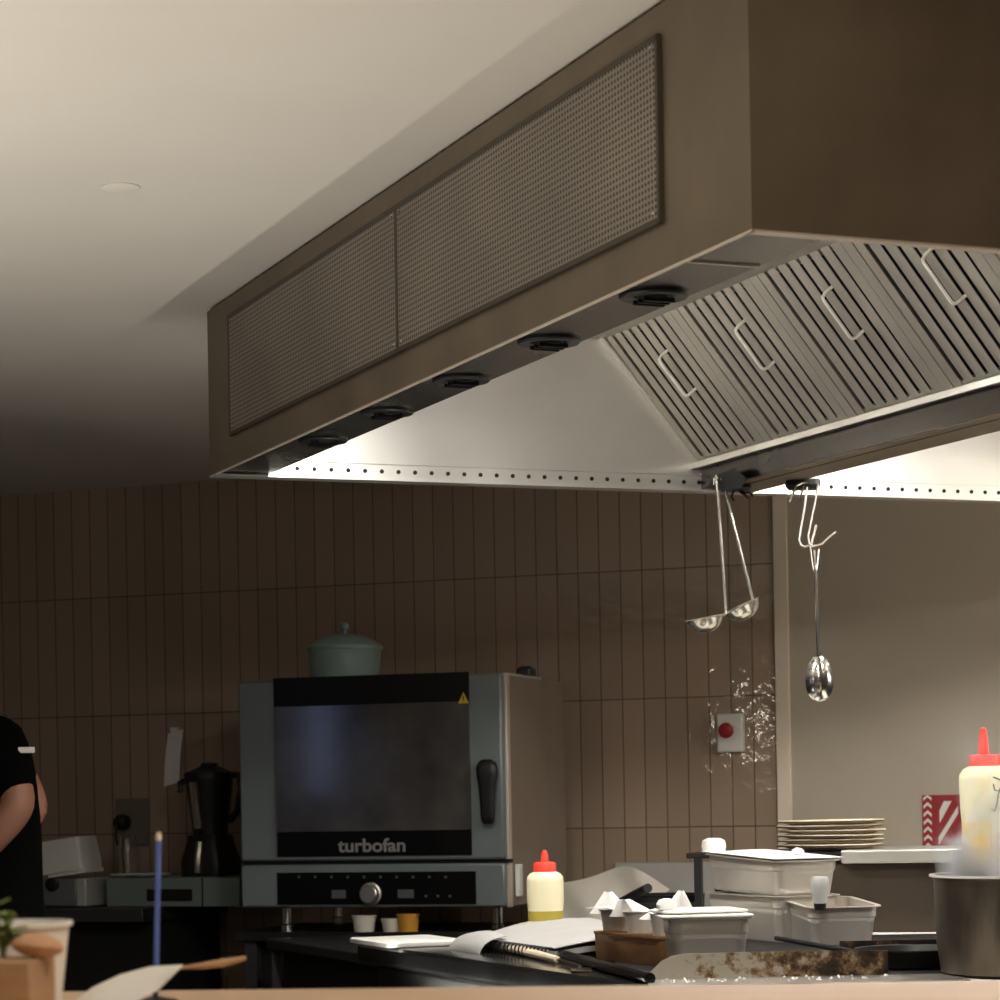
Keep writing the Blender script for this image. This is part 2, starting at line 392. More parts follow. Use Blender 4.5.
# baffle filters: each one lifts out by its handle
fn = Vector((-.30, 0, -.25)).normalized()
R3 = HM.to_3x3()
def filt_matrix(u0):
    X = R3 @ Vector((0, -1, 0)); Y = R3 @ fdl; Zv = R3 @ fn
    Mx = Matrix((X, Y, Zv)).transposed().to_4x4(); Mx.translation = hp(1.253, u0, .071); return Mx
FW_, FL_ = .385, .405
FL = ['stainless baffle filter with wire handle, farthest in the row, against the bright end panel',
      'stainless baffle filter with wire handle, second along from the bright end panel',
      'stainless baffle filter with wire handle, third along from the bright end panel',
      'stainless baffle filter with dark wide slots, fourth along, cut by the near hood edge',
      'stainless baffle filter, fifth along, mostly hidden behind the near hood edge']
f0 = None
for k in range(5):
    Mx = filt_matrix(2.622 - .390 * k)
    if f0 is None:
        f0 = thing('baffle_filter', FL[0], 'grease filter', M=Mx, group='baffle filters along the hood')
        b = B(); b.box(0, FW_, 0, FL_, -.034, -.028); b.obj('back_plate', M_slot, f0)
        b = B(); b.box(0, .029, 0, FL_, -.003, 0); b.box(.314, .3495, 0, FL_, -.003, 0); b.box(.3508, FW_, 0, FL_, -.003, 0); b.box(0, .002, 0, FL_, -.028, -.003); b.box(FW_ - .002, FW_, 0, FL_, -.028, -.003)
        b.box(0, FW_, 0, .012, -.016, -.003); b.box(0, FW_, FL_ - .012, FL_, -.016, -.003); b.obj('frame', M_filter, f0)
        b = B()
        for i in range(6):
            x0 = .041 + .0455 * i; w = .0328
            prof = [(x0, -.0035), (x0, -.002), (x0 + .003, -.001), (x0 + w*.5, .0), (x0 + w - .003, -.001), (x0 + w, -.002), (x0 + w, -.0035)]
            b.prism(prof, lambda a, z: (a, .008, z), lambda a, z: (a, FL_ - .008, z))
        b.obj('baffle', M_filter, f0, ang=25)
        b = B(); hx = .222
        b.tube([(hx, .185, -.004), (hx, .185, .022), (hx, .188, .030), (hx, .194, .033), (hx, .291, .033), (hx, .297, .030), (hx, .300, .022), (hx, .300, -.004)], .0038, 8)
        b.obj('handle', M_handle, f0)
    else:
        c = copy_tree(f0); c.matrix_world = Mx; c['label'] = FL[k]

# ------------------------------------------------------------------ hooks and utensils under the trough
def hang(name, label, cat, p, **k): return thing(name, label, cat, p, **k)
hk = hp(1.262, 2.46, -.0)
def hv(px, py, v):                # point seen there on the plane `v` across the hood
    inv = HM.inverted(); o = inv @ Vector((0, 0, CAM_H)); d = inv.to_3x3() @ ray(px, py); k = (v - o.x) / d.x; return HM @ (o + d * k)
hk = Zp(735, 484, CAM_H + .75)
t = hang('hook_rack', 'black hook bracket under the trough holding the two ladles', 'hook', (hk.x, hk.y, hk.z))
b = B(); b.rr([(.075, .05, .02, -.001), (.08, .055, .022, -.010), (.07, .045, .02, -.018)]); b.obj('base', M_black, t)
for (dx, dz) in ((-.012, -.04), (.022, -.035), (.034, -.03)):
    b = B(); b.tube([(dx*.3, -.012, -.014), (dx*.6, -.018, -.024), (dx, -.024, dz + .006), (dx + .006, -.028, dz - .004)], .0028, 6); b.obj('prong', M_blackm, t)
DL = hv(720, 480, 1.215).y
b = B(); b.prism([(706, 488), (715, 476), (734, 468), (747, 479), (741, 488), (722, 491)], lambda x, y: hv(x, y, 1.226) - hk, lambda x, y: hv(x, y, 1.238) - hk); b.obj('bracket', M_slot, t)
def ladle(label, top, mid, bowl_c, tilt, d):
    T = Dp(*top, d); A = Dp(*mid, d)
    Cc = Dp(*bowl_c, d)
    t = thing('ladle', label, 'ladle', (A.x, A.y, A.z), group='ladles under the hood')
    b = B(); T0 = T - A
    b.tube([T0 + Vector((-.004, .016, -.012)), T0 + Vector((-.004, .014, .002)), T0 + Vector((0, .006, .008)), T0, T0 * .66, T0 * .33, (0, 0, 0), (-.004, 0, -.010)], .0038, 8)
    b.obj('handle', M_satin, t)
    b = B(); R = .046
    prof = [(.002, -.030), (.018, -.028), (.032, -.020), (.041, -.008), (R, .004), (R + .003, .005), (R + .001, .0065), (R - .003, .004), (.038, -.007), (.029, -.018), (.016, -.025), (.002, -.027)]
    Mx = Matrix.Translation(Cc - A) @ Matrix.Rotation(tilt[1], 4, 'Y') @ Matrix.Rotation(tilt[0], 4, 'X')
    b.lathe(prof, 28, M=Mx, cap0=True, cap1=True); b.obj('bowl', M_satin, t)
    return t
ladle('long steel ladle hanging straight down, bowl tipped to the left', (717, 479), (726, 612), (705, 620), (math.radians(4), math.radians(-10)), DL)
ladle('long steel ladle hanging aslant to the right, bowl beside the straight one', (722, 479), (753, 600), (742, 608), (math.radians(4), math.radians(-26)), DL + .02)

h2 = Zp(803, 486, CAM_H + .735)
t = hang('magnet_hook', 'dark oval hook plate under the hood trough holding the spoon', 'hook', (h2.x, h2.y, CAM_H + .75))
b = B(); b.rr([(.082, .05, .02, 0), (.086, .054, .022, -.014), (.07, .042, .018, -.024)]); b.obj('base', M_blackm, t)
d2 = h2.y - .03
def loc(px, py, d, o): return Dp(px, py, d) - Vector(o)
O2 = (h2.x, h2.y, CAM_H + .75)
b = B(); b.tube([loc(x, y, d2, O2) for x, y in ((790, 502), (793, 494), (796, 486), (802, 483), (808, 482))], .0028, 6); b.obj('prong', M_chrome, t)
b = B(); b.tube([loc(x, y, d2, O2) for x, y in ((799, 499), (802, 492), (804, 486))], .0022, 6); b.obj('prong', M_chrome, t)
W0 = Dp(806, 545, d2)
t = thing('wire_hanger', 'bent steel wire hanger with splayed prongs above the spoon', 'hanger', W0)
b = B(); b.tube([loc(x, y, d2, W0) for x, y in ((807, 487), (805, 505), (801, 527), (799, 540), (801, 545), (805, 547), (809, 545), (815, 546))], .0026, 8); b.obj('wire', M_handle, t)
b = B(); b.tube([loc(x, y, d2 + .01, W0) for x, y in ((818, 484), (815, 503), (811, 522), (808, 536), (809, 542), (811, 546))], .0024, 8); b.obj('wire', M_handle, t)
b = B(); b.tube([loc(x, y, d2 - .005, W0) for x, y in ((816, 525), (814, 533), (811, 544))], .0032, 8); b.tube([loc(x, y, d2 - .005, W0) for x, y in ((836, 532), (829, 537), (822, 544), (812, 547))], .0024, 8)
b.obj('prong', M_lip, t)
Sp = Dp(815, 552, d2)
t = thing('serving_spoon', 'long steel serving spoon hanging bowl down from the wire hanger', 'spoon', Sp)
def sp(x, y): return loc(x, y, d2, Sp)
b = B(); b.tube([sp(810, 546), sp(812, 562), sp(814, 573)], .002, 6); b.tube([sp(819, 549), sp(818, 562), sp(816, 574)], .002, 6)
b.tube([sp(814.5, 550), sp(815, 562), sp(815.5, 572)], .0026, 6)
b.tube([sp(815.5, 570), sp(816, 590), sp(817, 615), sp(818, 640), sp(819, 658)], [.0055, .005, .005, .0046, .005], 10); b.obj('handle', M_chrome, t)
b = B()
ctr = sp(819.5, 678)
def bowl(u, v):
    a = (u - .5) * PI; r = (v - .5) * 2
    hh = .057 * math.sin(a); ww = .030 * math.cos(a) * r * (1.1 - .15 * math.sin(a))
    dp = -.018 * (1 - r * r) * math.cos(a)
    return ctr + Vector((ww, dp + .004, hh))
b.sheet(bowl, 16, 10, .0022); b.obj('bowl', M_chrome, t)

# ------------------------------------------------------------------ back wall fittings
def wallpt(px, py, off=0):
    x, z = wl(px, py); return wallM @ Vector((x, -off, z))
p = wallpt(732.5, 733)
t = thing('emergency_switch', 'white wall switch box with red push button on the tiles', 'switch', p, YAW)
b = B(); b.box(-.044, .044, -.035, 0, -.063, .063); b.obj('box', M_white, t, bevel=.005)
Mb = Matrix.Translation((-.008, -.035, .008)) @ Matrix.Rotation(PI/2, 4, 'X')
b = B(); b.lathe([(.012, 0), (.012, .012), (.023, .012), (.026, .016), (.025, .022), (.014, .027), (.002, .028)], 24, M=Mb); b.obj('push_button', M_redd, t)
p = wallpt(943, 823)
t = thing('safety_sign', 'red and white striped safety sign on the greige wall', 'sign', p, YAW)
sw, sh = .13, .18
b = B(); b.box(-sw/2, sw/2, -.004, 0, -sh/2, sh/2); b.obj('board', M_redd, t)
b = B()
for q in range(7):
    z0 = -sh/2 + .006 + q * .026
    b.prism([(-sw/2 + .004, z0), (-sw/2 + .017, z0 + .012), (-sw/2 + .030, z0), (-sw/2 + .030, z0 + .010), (-sw/2 + .017, z0 + .022), (-sw/2 + .004, z0 + .010)], lambda a, z: (a, -.0052, min(z, sh/2)), lambda a, z: (a, -.0038, min(z, sh/2)))
b.prism([(-.014, -.07), (.05, .03), (.05, .055), (-.014, -.045)], lambda a, z: (a, -.0052, z), lambda a, z: (a, -.0038, z))
b.prism([(-.01, .0), (.03, .07), (.005, .07), (-.01, .04)], lambda a, z: (a, -.0052, z), lambda a, z: (a, -.0038, z))
b.obj('white_marking', M_white, t)
p = wallpt(133, 822)
t = thing('power_outlet', 'dim double wall outlet with a black plug above the prep bench', 'outlet', p, YAW)
b = B(); b.box(-.065, .065, -.012, 0, -.085, .085); b.obj('plate', mat('outlet_plate', srgb(120, 112, 98), .5), t, bevel=.004)
b = B(); b.lathe([(.027, 0), (.03, .02), (.024, .04), (.008, .045)], 20, M=Matrix.Translation((-.028, -.012, .0)) @ Matrix.Rotation(PI/2, 4, 'X'))
b.tube([(-.028, -.05, 0), (-.028, -.075, -.012), (-.026, -.08, -.05), (-.02, -.07, -.10), (.0, -.05, -.14)], .005, 8); b.obj('plug', M_black, t)
p = wallpt(175, 758)
t = thing('wall_note', 'slim pale paper note taped to the dark tiles above the blender', 'note', p, YAW)
b = B(); b.sheet(lambda u, v: Vector(((u-.5)*.062 + (.5-v)*-.02, -.010 - .006*math.sin(v*PI), (v-.5)*.19 + (u-.5)*.015)), 4, 10, .002); b.obj('paper', M_paper, t)
b = B(); b.box(-.01, .02, -.014, -.001, .088, .11); b.obj('tape', M_paper, t)

# ------------------------------------------------------------------ back benches, oven and what stands there
def wallmat(x, off, z): return wallM @ Vector((x, -off, z - (CAM_H + .742)))
zb = CAM_H - .36                       # bench top
xl = wl(-60, 880)[0]; xr = wl(258, 880)[0] - .12
def bench(name, label, x0, x1, dep, top, upstand, m):
    p = wallmat((x0 + x1) / 2, 0.001, 0); t = thing(name, label, 'bench', p, YAW)
    hw = (x1 - x0) / 2
    b = B(); b.box(-hw, hw, -dep, 0, top - .045, top); b.obj('worktop', m, t, bevel=.003)
    if upstand: b = B(); b.box(-hw, hw, -.02, 0, top, top + upstand); b.obj('upstand', m, t, bevel=.003)
    b = B(); b.box(-hw + .02, hw - .02, -dep + .09, -.03, .02, top - .046); b.obj('dark_underbody', M_slot, t)  # near-black fill standing for the shade under the worktop
    for sx in (-hw + .05, hw - .05):
        for sy in (-dep + .05, -.06):
            b = B(); b.box(sx - .02, sx + .02, sy - .02, sy + .02, 0, top - .045); b.obj('leg', m, t)
        return t
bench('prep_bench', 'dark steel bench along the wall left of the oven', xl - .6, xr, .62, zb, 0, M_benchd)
OYAW = math.radians(-17.5)
OW, OH, OD = .90, .712, .64
oz = CAM_H - .346
oc = Dp(510, 905, 7.65)
OM = Matrix.Translation((oc.x, oc.y, 0)) @ Matrix.Rotation(OYAW, 4, 'Z')
st = thing('oven_stand', 'low dark steel stand carrying the convection oven', 'stand', OM @ Vector((-OW/2, .02, 0)), OYAW)
sz = oz - .075
b = B(); b.box(-OW/2 - .02, OW/2, -.02, .54, sz - .03, sz); b.obj('top', M_blackm, st, bevel=.003)
for sx in (-OW/2 + .03, OW/2 - .03):
    for sy in (.02, .50):
        b = B(); b.box(sx - .02, sx + .02, sy - .02, sy + .02, 0, sz - .03); b.obj('leg', M_benchd, st)
b = B(); b.box(-OW/2 - .01, OW/2 - .01, .06, .52, .02, sz - .031); b.obj('dark_underbody', M_slot, st)  # solid near-black block in place of shade below the stand top

ov = thing('convection_oven', 'grey and black convection oven with a side-hinged glass door against the tiles', 'oven', (oc.x, oc.y, oz), OYAW)
def ox(px, py, off=0):                # pixel -> oven local x,z on the front face
    inv = Matrix.Rotation(-OYAW, 4, 'Z') @ Matrix.Translation((-oc.x, -oc.y, -oz)); o_ = inv @ Vector((0,0,CAM_H)); d_ = (inv.to_3x3()) @ ray(px, py)
    k = (-off - o_.y) / d_.y; return o_.x + d_.x*k, o_.z + d_.z*k
xL = ox(243, 790)[0]; xR = 0.0; zT = ox(508, 673)[1]
zs = ox(380, 862)[1]                  # gap between door and control panel
b = B(); b.box(xL, xR, .03, OD, 0, zT - .004); b.obj('body', M_ovside, ov, bevel=.006)
b = B(); b.box(xR - .012, xR + .001, .0, .032, 0, zT + .001); b.box(xR - .012, xR + .001, .03, OD*.6, zT - .006, zT + .002); b.obj('corner_trim', M_lip, ov, bevel=.002)
d = None
b = B(); b.box(xL, xR - .006, -.03, .03, zs + .006, zT); d = b.obj('door', M_ovgrey, ov, bevel=.008)
gx0, gx1 = ox(275, 760, .03)[0], ox(470.5, 760, .03)[0]
zg1, zg0 = ox(372, 704, .03)[1], ox(372, 831, .03)[1]
ztp, zbp = ox(372, 675, .03)[1], ox(372, 856, .03)[1]
b = B(); b.box(gx0, gx1, -.033, -.028, zg0, zg1); b.obj('glass_pane', M_glass, d, bevel=.001)
b = B(); b.box(gx0, gx1, -.034, -.028, zg1, ztp); b.obj('top_band', M_panel, d)
b = B(); b.box(gx0, gx1, -.034, -.028, zbp, zg0); b.obj('logo_band', M_panel, d)
b = B(); b.box(gx0 - .001, gx0 + .004, -.0345, -.028, zbp, zg1); b.obj('glass_edge', M_dim, d)
def text(s, size, name, m, parent, x, y, z, sx=1):
    cu = bpy.data.curves.new(name, 'FONT'); cu.body = s; cu.size = size; cu.extrude = .0006; cu.align_x = 'CENTER'; cu.align_y = 'CENTER'; cu.offset = .0012
    tmp = bpy.data.objects.new(name, cu); COL.objects.link(tmp)
    dg = bpy.context.evaluated_depsgraph_get(); me = bpy.data.meshes.new_from_object(tmp.evaluated_get(dg))
    COL.objects.unlink(tmp); bpy.data.objects.remove(tmp)
    me.materials.clear(); me.materials.append(m); me.name = name
    o = bpy.data.objects.new(name, me); COL.objects.link(o); o.parent = parent
    o.location = (x, y, z); o.rotation_euler = (PI/2, 0, 0); o.scale = (sx, 1, 1); return o
lx, lz = ox(372, 846, .034)
text('turbofan', .058, 'lettering', M_silver, d, lx, -.0348, lz, 1.12)
wx, wz = ox(463.5, 698, .034)
b = B(); b.prism([(wx - .017, wz - .016), (wx + .017, wz - .016), (wx, wz + .018)], lambda a, z: (a, -.0355, z), lambda a, z: (a, -.0338, z)); wt = b.obj('warning_triangle', M_yellow, d)
b = B(); b.box(wx - .0016, wx + .0016, -.0362, -.0354, wz - .006, wz + .008); b.box(wx - .0016, wx + .0016, -.0362, -.0354, wz - .011, wz - .008); b.obj('exclamation_mark', M_black, wt)
# door handle
hx, hz1 = ox(487, 762, .06); hz0 = ox(487, 824, .06)[1]
b = B(); b.rr([(.03, .016, .007, -.008), (.054, .028, .012, 0), (.068, .034, .016, .018), (.066, .034, .016, .042), (.056, .03, .014, .07), (.048, .026, .012, .12), (.044, .024, .011, .165), (.038, .02, .009, hz1 - hz0 - .008), (.024, .012, .005, hz1 - hz0)], c=(hx, -.062, hz0)); 
b.lathe([(.02, 0), (.02, .04)], 16, M=Matrix.Translation((hx, -.028, hz1 - .03)) @ Matrix.Rotation(PI/2, 4, 'X'))
h_ = b.obj('handle', M_black, d); 
# flip so the thick rounded end is at the top
for vv in h_.data.vertices: vv.co.z = (hz0 + hz1) - vv.co.z if vv.co.y < -.04 else vv.co.z
# control panel
b = B(); b.box(xL, xR - .006, -.028, .03, .004, zs - .006); cp = b.obj('control_panel', M_ovgrey, ov, bevel=.006)
cz1, cz0 = ox(372, 872, .028)[1], .012
b = B(); b.box(gx0, gx1 + .01, -.031, -.026, cz0, cz1); cb_ = b.obj('control_fascia', M_panel, cp)
kx, kz = ox(371, 894, .03)
Mk = Matrix.Translation((kx, -.031, kz)) @ Matrix.Rotation(PI/2, 4, 'X')
b = B(); b.lathe([(.036, 0), (.036, .006), (.031, .008), (.029, .026), (.025, .030), (.002, .030)], 28, M=Mk); b.obj('dial', M_steel, cb_)
for (a0, a1) in ((332, 346), (398, 414)):
    x0 = ox(a0, 894, .03)[0]; x1 = ox(a1, 894, .03)[0]
    b = B(); b.box(x0, x1, -.0325, -.0305, kz - .013, kz + .013); b.obj('button', M_dim, cb_)
for (mx_, my_) in [(299 + q * 16.3, 877) for q in range(10)] + [(426 + q * 12, 896) for q in range(3)]:
    x0, z0 = ox(mx_, my_, .03); b = B(); b.box(x0 - .004, x0 + .004, -.0318, -.0305, z0 - .004, z0 + .004); b.obj('printed_mark', M_dim, cb_)
b = B(); b.box(xL, xR + .004, -.012, .028, zs - .006, zs + .006); b.obj('door_gap', M_slot, ov)
for lx_ in (xL + .13, xR - .05):
    for ly in (.03, .48):
        b = B(); b.lathe([(.016, .0), (.016, -.05), (.02, -.054), (.02, -.075)], 14, c=(lx_, ly, .0)); b.obj('leg', M_chrome, ov)
b = B(); b.rr([(.05, .07, .012, 0), (.05, .07, .012, .02), (.03, .04, .01, .03)], c=(xR - .005, OD*.36, zT + .001)); b.obj('vent_cap', M_black, ov)
# small white switch on the wall side of the oven
b = B(); b.box(xR + .001, xR + .016, .05, .09, .03, .13); b.obj('side_switch', M_white, ov, bevel=.004)

# little food tubs in the gap under the oven
for (px, w, h, m, lab) in ((362, .075, .045, M_film, 'small pale tub under the oven, leftmost of three'), (389, .06, .035, M_film, 'small pale tub under the oven, middle of three'), (406, .07, .05, mat('amber_food', srgb(196, 140, 48), .5), 'small amber yellow tub under the oven, rightmost of three')):
    x0, _ = ox(px, 925)
    pp = OM @ Vector((x0, .02, sz))
    b = B(); b.lathe([(w*.42, 0), (w*.5, h), (w*.53, h), (w*.53, h + .006), (w*.2, h + .006), (.001, h + .005)], 20); o = b.obj('food_tub', m); o.location = (pp.x, pp.y, sz); o.rotation_euler = (0,0,OYAW); tag(o, lab, 'tub', 'tubs under the oven')

# lidded casserole on top of the oven
cx_, _ = ox(345, 672, -.16)
cp_ = OM @ Vector((cx_, .16, 0)); zc = oz + zT + .001
cs = thing('casserole_pot', 'teal lidded casserole pot sitting on top of the oven', 'pot', (cp_.x, cp_.y, zc), OYAW); cs.scale = (.97, .97, 1.22)
b = B(); b.lathe([(.098, 0), (.108, .004), (.116, .03), (.120, .075), (.122, .078), (.12, .082)], 40); b.obj('body', M_teal, cs)
b = B(); b.lathe([(.126, .080), (.127, .088), (.118, .094), (.09, .109), (.055, .118), (.02, .122), (.001, .122)], 40); ld = b.obj('lid', M_teal, cs)
b = B(); b.lathe([(.007, .12), (.007, .13), (.014, .137), (.015, .146), (.009, .152), (.001, .153)], 20); b.obj('knob', M_teal, ld)
for s_ in ():
    b = B(); b.tube([(s_*.115, -.03, .062), (s_*.136, -.024, .066), (s_*.142, 0, .067), (s_*.136, .024, .066), (s_*.115, .03, .062)], .007, 8); b.obj('side_handle', M_teal, cs)

# low drawer unit, blender and odds on the left bench
off = .30
pa_, pb_ = wo(106, 890, off + .18), wo(239, 890, off + .18)
dw = (pb_ - pa_).length
pm = wo(172, 890, off + .18); pm = pm + Vector((math.sin(-YAW), math.cos(YAW), 0)) * .18
du = thing('drawer_unit', 'low grey-green drawer box on the bench under the blender', 'drawer unit', (pm.x, pm.y, zb), YAW)
b = B(); b.box(-dw/2, dw/2, -.18, .18, 0, .098); b.obj('body', mat('grey_green_metal', srgb(132, 146, 138), .45, metal=.3), du, bevel=.004)
b = B(); b.box(-dw/2 + .16, -dw/2 + .33, -.186, -.178, .02, .06); b.obj('pull_slot', M_blackm, du)
b = B(); b.box(dw/2 - .14, dw/2 - .136, -.183, -.178, .0, .098); b.obj('seam', M_blackm, du)
def on_unit(px, back): 
    q = wo(px, 870, off + back); return Vector((q.x, q.y, zb + .0985))
bl = thing('food_blender', 'tall black blender with steel jug on the drawer box beside the oven', 'blender', on_unit(211, 0), YAW)
b = B(); b.rr([(.16, .17, .03, 0), (.165, .175, .03, .05), (.13, .15, .03, .115), (.13, .13, .03, .14)]); b.obj('motor_base', M_black, bl)
b = B(); b.lathe([(.060, .14), (.064, .19), (.076, .28), (.082, .335)], 28); b.obj('jug', M_black, bl)
b = B(); b.tube([(-.012, -.050, .165), (-.015, -.057, .22), (-.018, -.066, .29), (-.020, -.070, .325)], .021, 10); b.obj('steel_panel', M_chrome, bl)
b = B(); b.tube([(-.002, -.082, .012), (-.002, -.082, .05), (-.002, -.070, .10), (-.002, -.066, .115)], .018, 10); b.obj('base_panel', M_chrome, bl)
b = B(); b.lathe([(.088, .333), (.088, .355), (.06, .365), (.03, .378), (.028, .388), (.002, .39)], 28); b.obj('lid', M_black, bl)
b = B(); b.tube([(.078, 0, .345), (.12, -.01, .345), (.128, -.012, .30), (.112, -.01, .22), (.075, 0, .19)], .013, 10); b.obj('handle', M_black, bl)
b = B(); b.tube([(-.06, 0, .345), (-.11, -.01, .32), (-.105, -.01, .29)], .011, 8); b.obj('spout', M_black, bl)
jr = thing('glass_jar', 'clear glass jar on the drawer box below the outlet', 'jar', on_unit(128, .03), YAW)
b = B(); b.lathe([(.034, 0), (.036, .004), (.036, .10), (.030, .125), (.030, .14), (.027, .14), (.027, .125), (.033, .098), (.033, .008), (.001, .006)], 24); b.obj('body', M_clear, jr)
for (px, w, lab) in ((125, .05, 'little white dish in front of the glass jar'), (148, .075, 'flat white dish behind the blue rod')):
    b = B(); b.lathe([(w*.6, 0), (w, .009), (w*1.02, .012), (w*.95, .011), (w*.55, .004), (.001, .003)], 24); o = b.obj('white_dish', M_white); q = on_unit(px, .10); o.location = q; tag(o, lab, 'dish', 'white dishes on the drawer box')
q = wo(76, 890, .44)
ts = thing('bench_appliance', 'low dark grey counter appliance with pale right end beside the person', 'appliance', (q.x, q.y, zb), YAW)
b = B(); b.box(-.12, .06, -.10, .14, .004, .098); b.obj('body', mat('grey_casing', srgb(122, 122, 126), .4, metal=.3), ts, bevel=.006)
b = B(); b.box(.06, .098, -.10, .14, .004, .1); b.obj('end_cheek', M_bench, ts, bevel=.005)
b = B(); b.lathe([(.024, 0), (.024, .012), (.02, .014)], 18, M=Matrix.Translation((-.03, -.10, .08)) @ Matrix.Rotation(PI/2, 4, 'X')); b.obj('knob', M_black, ts)
b = B(); b.tube([(-.1, -.11, .05), (-.075, -.125, .045), (-.06, -.125, .02), (-.055, -.12, .0)], .006, 8); b.obj('cable', M_black, ts)
bx = thing('white_carton', 'white carton tipped up on top of the dark grey appliance', 'carton', (q.x - .012, q.y, zb + .112), YAW)
Mx = Matrix.Rotation(math.radians(-7), 4, 'Y')
b = B(); b.rr([(.165, .14, .012, .008), (.17, .145, .012, .04), (.155, .13, .012, .122)], M=Mx); b.box(-.06, .09, -.06, .06, -.004 , .012, M=Mx); b.obj('body', M_white, bx)

# right-hand back bench with upstand
xr0 = wl(592, 890)[0] + .09; 
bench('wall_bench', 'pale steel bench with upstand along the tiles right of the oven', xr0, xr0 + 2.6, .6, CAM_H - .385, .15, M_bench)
zrb = CAM_H - .385
# crumpled sheet
S0 = Dp(600, 900, 7.45)
t = thing('plastic_sheet', 'crumpled pale plastic sheet on the bench behind the red-capped oil bottle', 'sheet', (S0.x, S0.y, zrb), YAW)
def shf(u, v):
    x = (u - .5) * .34; z = .004 + .15 * v * (.62 + .38*math.sin(u*PI*.9 + .25)) + .016*math.sin(7*u + 3*v) * v
    return Vector((x + .02*v, -.02 + .10*v + .018*math.sin(9*u + 4*v), z))
b = B(); b.sheet(shf, 18, 8, .0025); b.obj('film', M_film, t)

# ------------------------------------------------------------------ dark trolley beyond the range
tl = thing('steel_trolley', 'low dark steel trolley in front of the oven stand', 'trolley', HM @ Vector((.80, 3.75, -.75)) - Vector((0,0,CAM_H)), HTH)
tz = CAM_H - .43
b = B(); b.box(-.14, .14, -.75, .68, tz - .03, tz); b.obj('top', M_benchd, tl, bevel=.004)
b = B(); b.box(-.10, .13, -.70, .64, .1, tz - .031); b.obj('dark_underbody', M_slot, tl)  # shade under the trolley top, done as a near-black block
for sx in (-.12, .12):
    for sy in (-.72, .66):
        b = B(); b.box(sx - .015, sx + .015, sy - .015, sy + .015, .0, tz - .03); b.obj('leg', M_benchd, tl)

# ------------------------------------------------------------------ cooking range (island)
RZ = CAM_H - .35
RM = Matrix.Translation((HN.x, HN.y, RZ)) @ Matrix.Rotation(HTH, 4, 'Z')
def rp(v, u, z=0): return RM @ Vector((v, u, z))
rg = thing('cooking_range', 'long black cooking range with glossy rounded edge under the hood', 'cooking range', (HN.x, HN.y, 0), HTH)
b = B(); 
prof = [(.364, -.02), (.366, -.008), (.374, -.001), (.388, 0), (2.3, 0), (2.3, -.05), (.388, -.05), (.374, -.047), (.366, -.038)]
b.prism(prof, lambda a, z: (a, .75, RZ + z), lambda a, z: (a, 2.72, RZ + z)); b.obj('worktop', M_gloss, rg)
b = B(); b.box(.62, 2.28, .78, 2.66, RZ, RZ + .0004); b.obj('bounce_deck', M_deck, rg)  # added pale sheet that bounces lamp light up to the ceiling
b = B(); b.box(.40, 2.27, .78, 2.69, .1, RZ - .05); b.obj('dark_underbody', M_blackm, rg, bevel=.01)
b = B(); b.box(.44, 2.22, .84, 2.64, 0, .1); b.obj('plinth', M_blackm, rg)
b = B(); b.box(.29, .40, .35 + .78, 2.45, RZ - .125, RZ - .112); fb = b.obj('fill_bar', M_blackm, rg)  # added glowing bar, makes the hood's shadow on the ceiling
b = B(); b.box(.295, .335, 1.15, 2.43, RZ - .112, RZ - .108); b.obj('fill_lens', M_bar, fb)
A0 = RM.inverted() @ Zp(556, 953, RZ + .012); A1 = RM.inverted() @ Zp(650, 978, RZ + .012)
b = B(); b.tube([Vector((A0.x, A0.y, RZ + .011)), Vector(((A0.x+A1.x)/2, (A0.y+A1.y)/2, RZ + .011)), Vector((A1.x, A1.y, RZ + .011))], .011, 10); b.obj('edge_rail', M_gloss, rg)

# griddle with its stained guards
G0 = Zp(644, 981, RZ); G1 = Zp(872, 976.5, RZ)
ga = math.atan2(G1.y - G0.y, G1.x - G0.x); gl = (G1 - G0).length + .03
gr = thing('griddle_tray', 'steel griddle tray with a grease-stained low guard along its near side', 'griddle', (G0.x, G0.y, RZ), ga)
poly = [(0, .003), (gl, .003), (gl, .048), (gl*.6, .050), (.075, .049), (.052, .045), (.033, .036), (.014, .019), (0, .008)]
b = B(); b.prism(poly, lambda a, z: (a, -.002, z), lambda a, z: (a, .002, z)); b.obj('near_guard', M_stain, gr)
b = B(); b.box(-.0, gl + .12, -.16, .0, .0008, .003); b.obj('apron', M_steel, gr)['label'] = 'pale steel apron with crumbs'
b = B(); b.box(-.02, gl + .60, .004, 1.28, .0005, .002); b.obj('plate', M_blackm, gr)
b = B(); b.box(.46, gl + .40, .60, .607, .002, .030); b.obj('rear_guard', M_stain, gr)
b = B()
for q in range(60):
    x = random.uniform(.02, gl); y = random.uniform(-.1, -.006); r = random.uniform(.0012, .003)
    b.lathe([(r, 0), (r*.7, r), (.0001, r*1.2)], 6, c=(x, y, .003))
tag(b.obj('crumbs', M_paper, gr), kind='stuff')

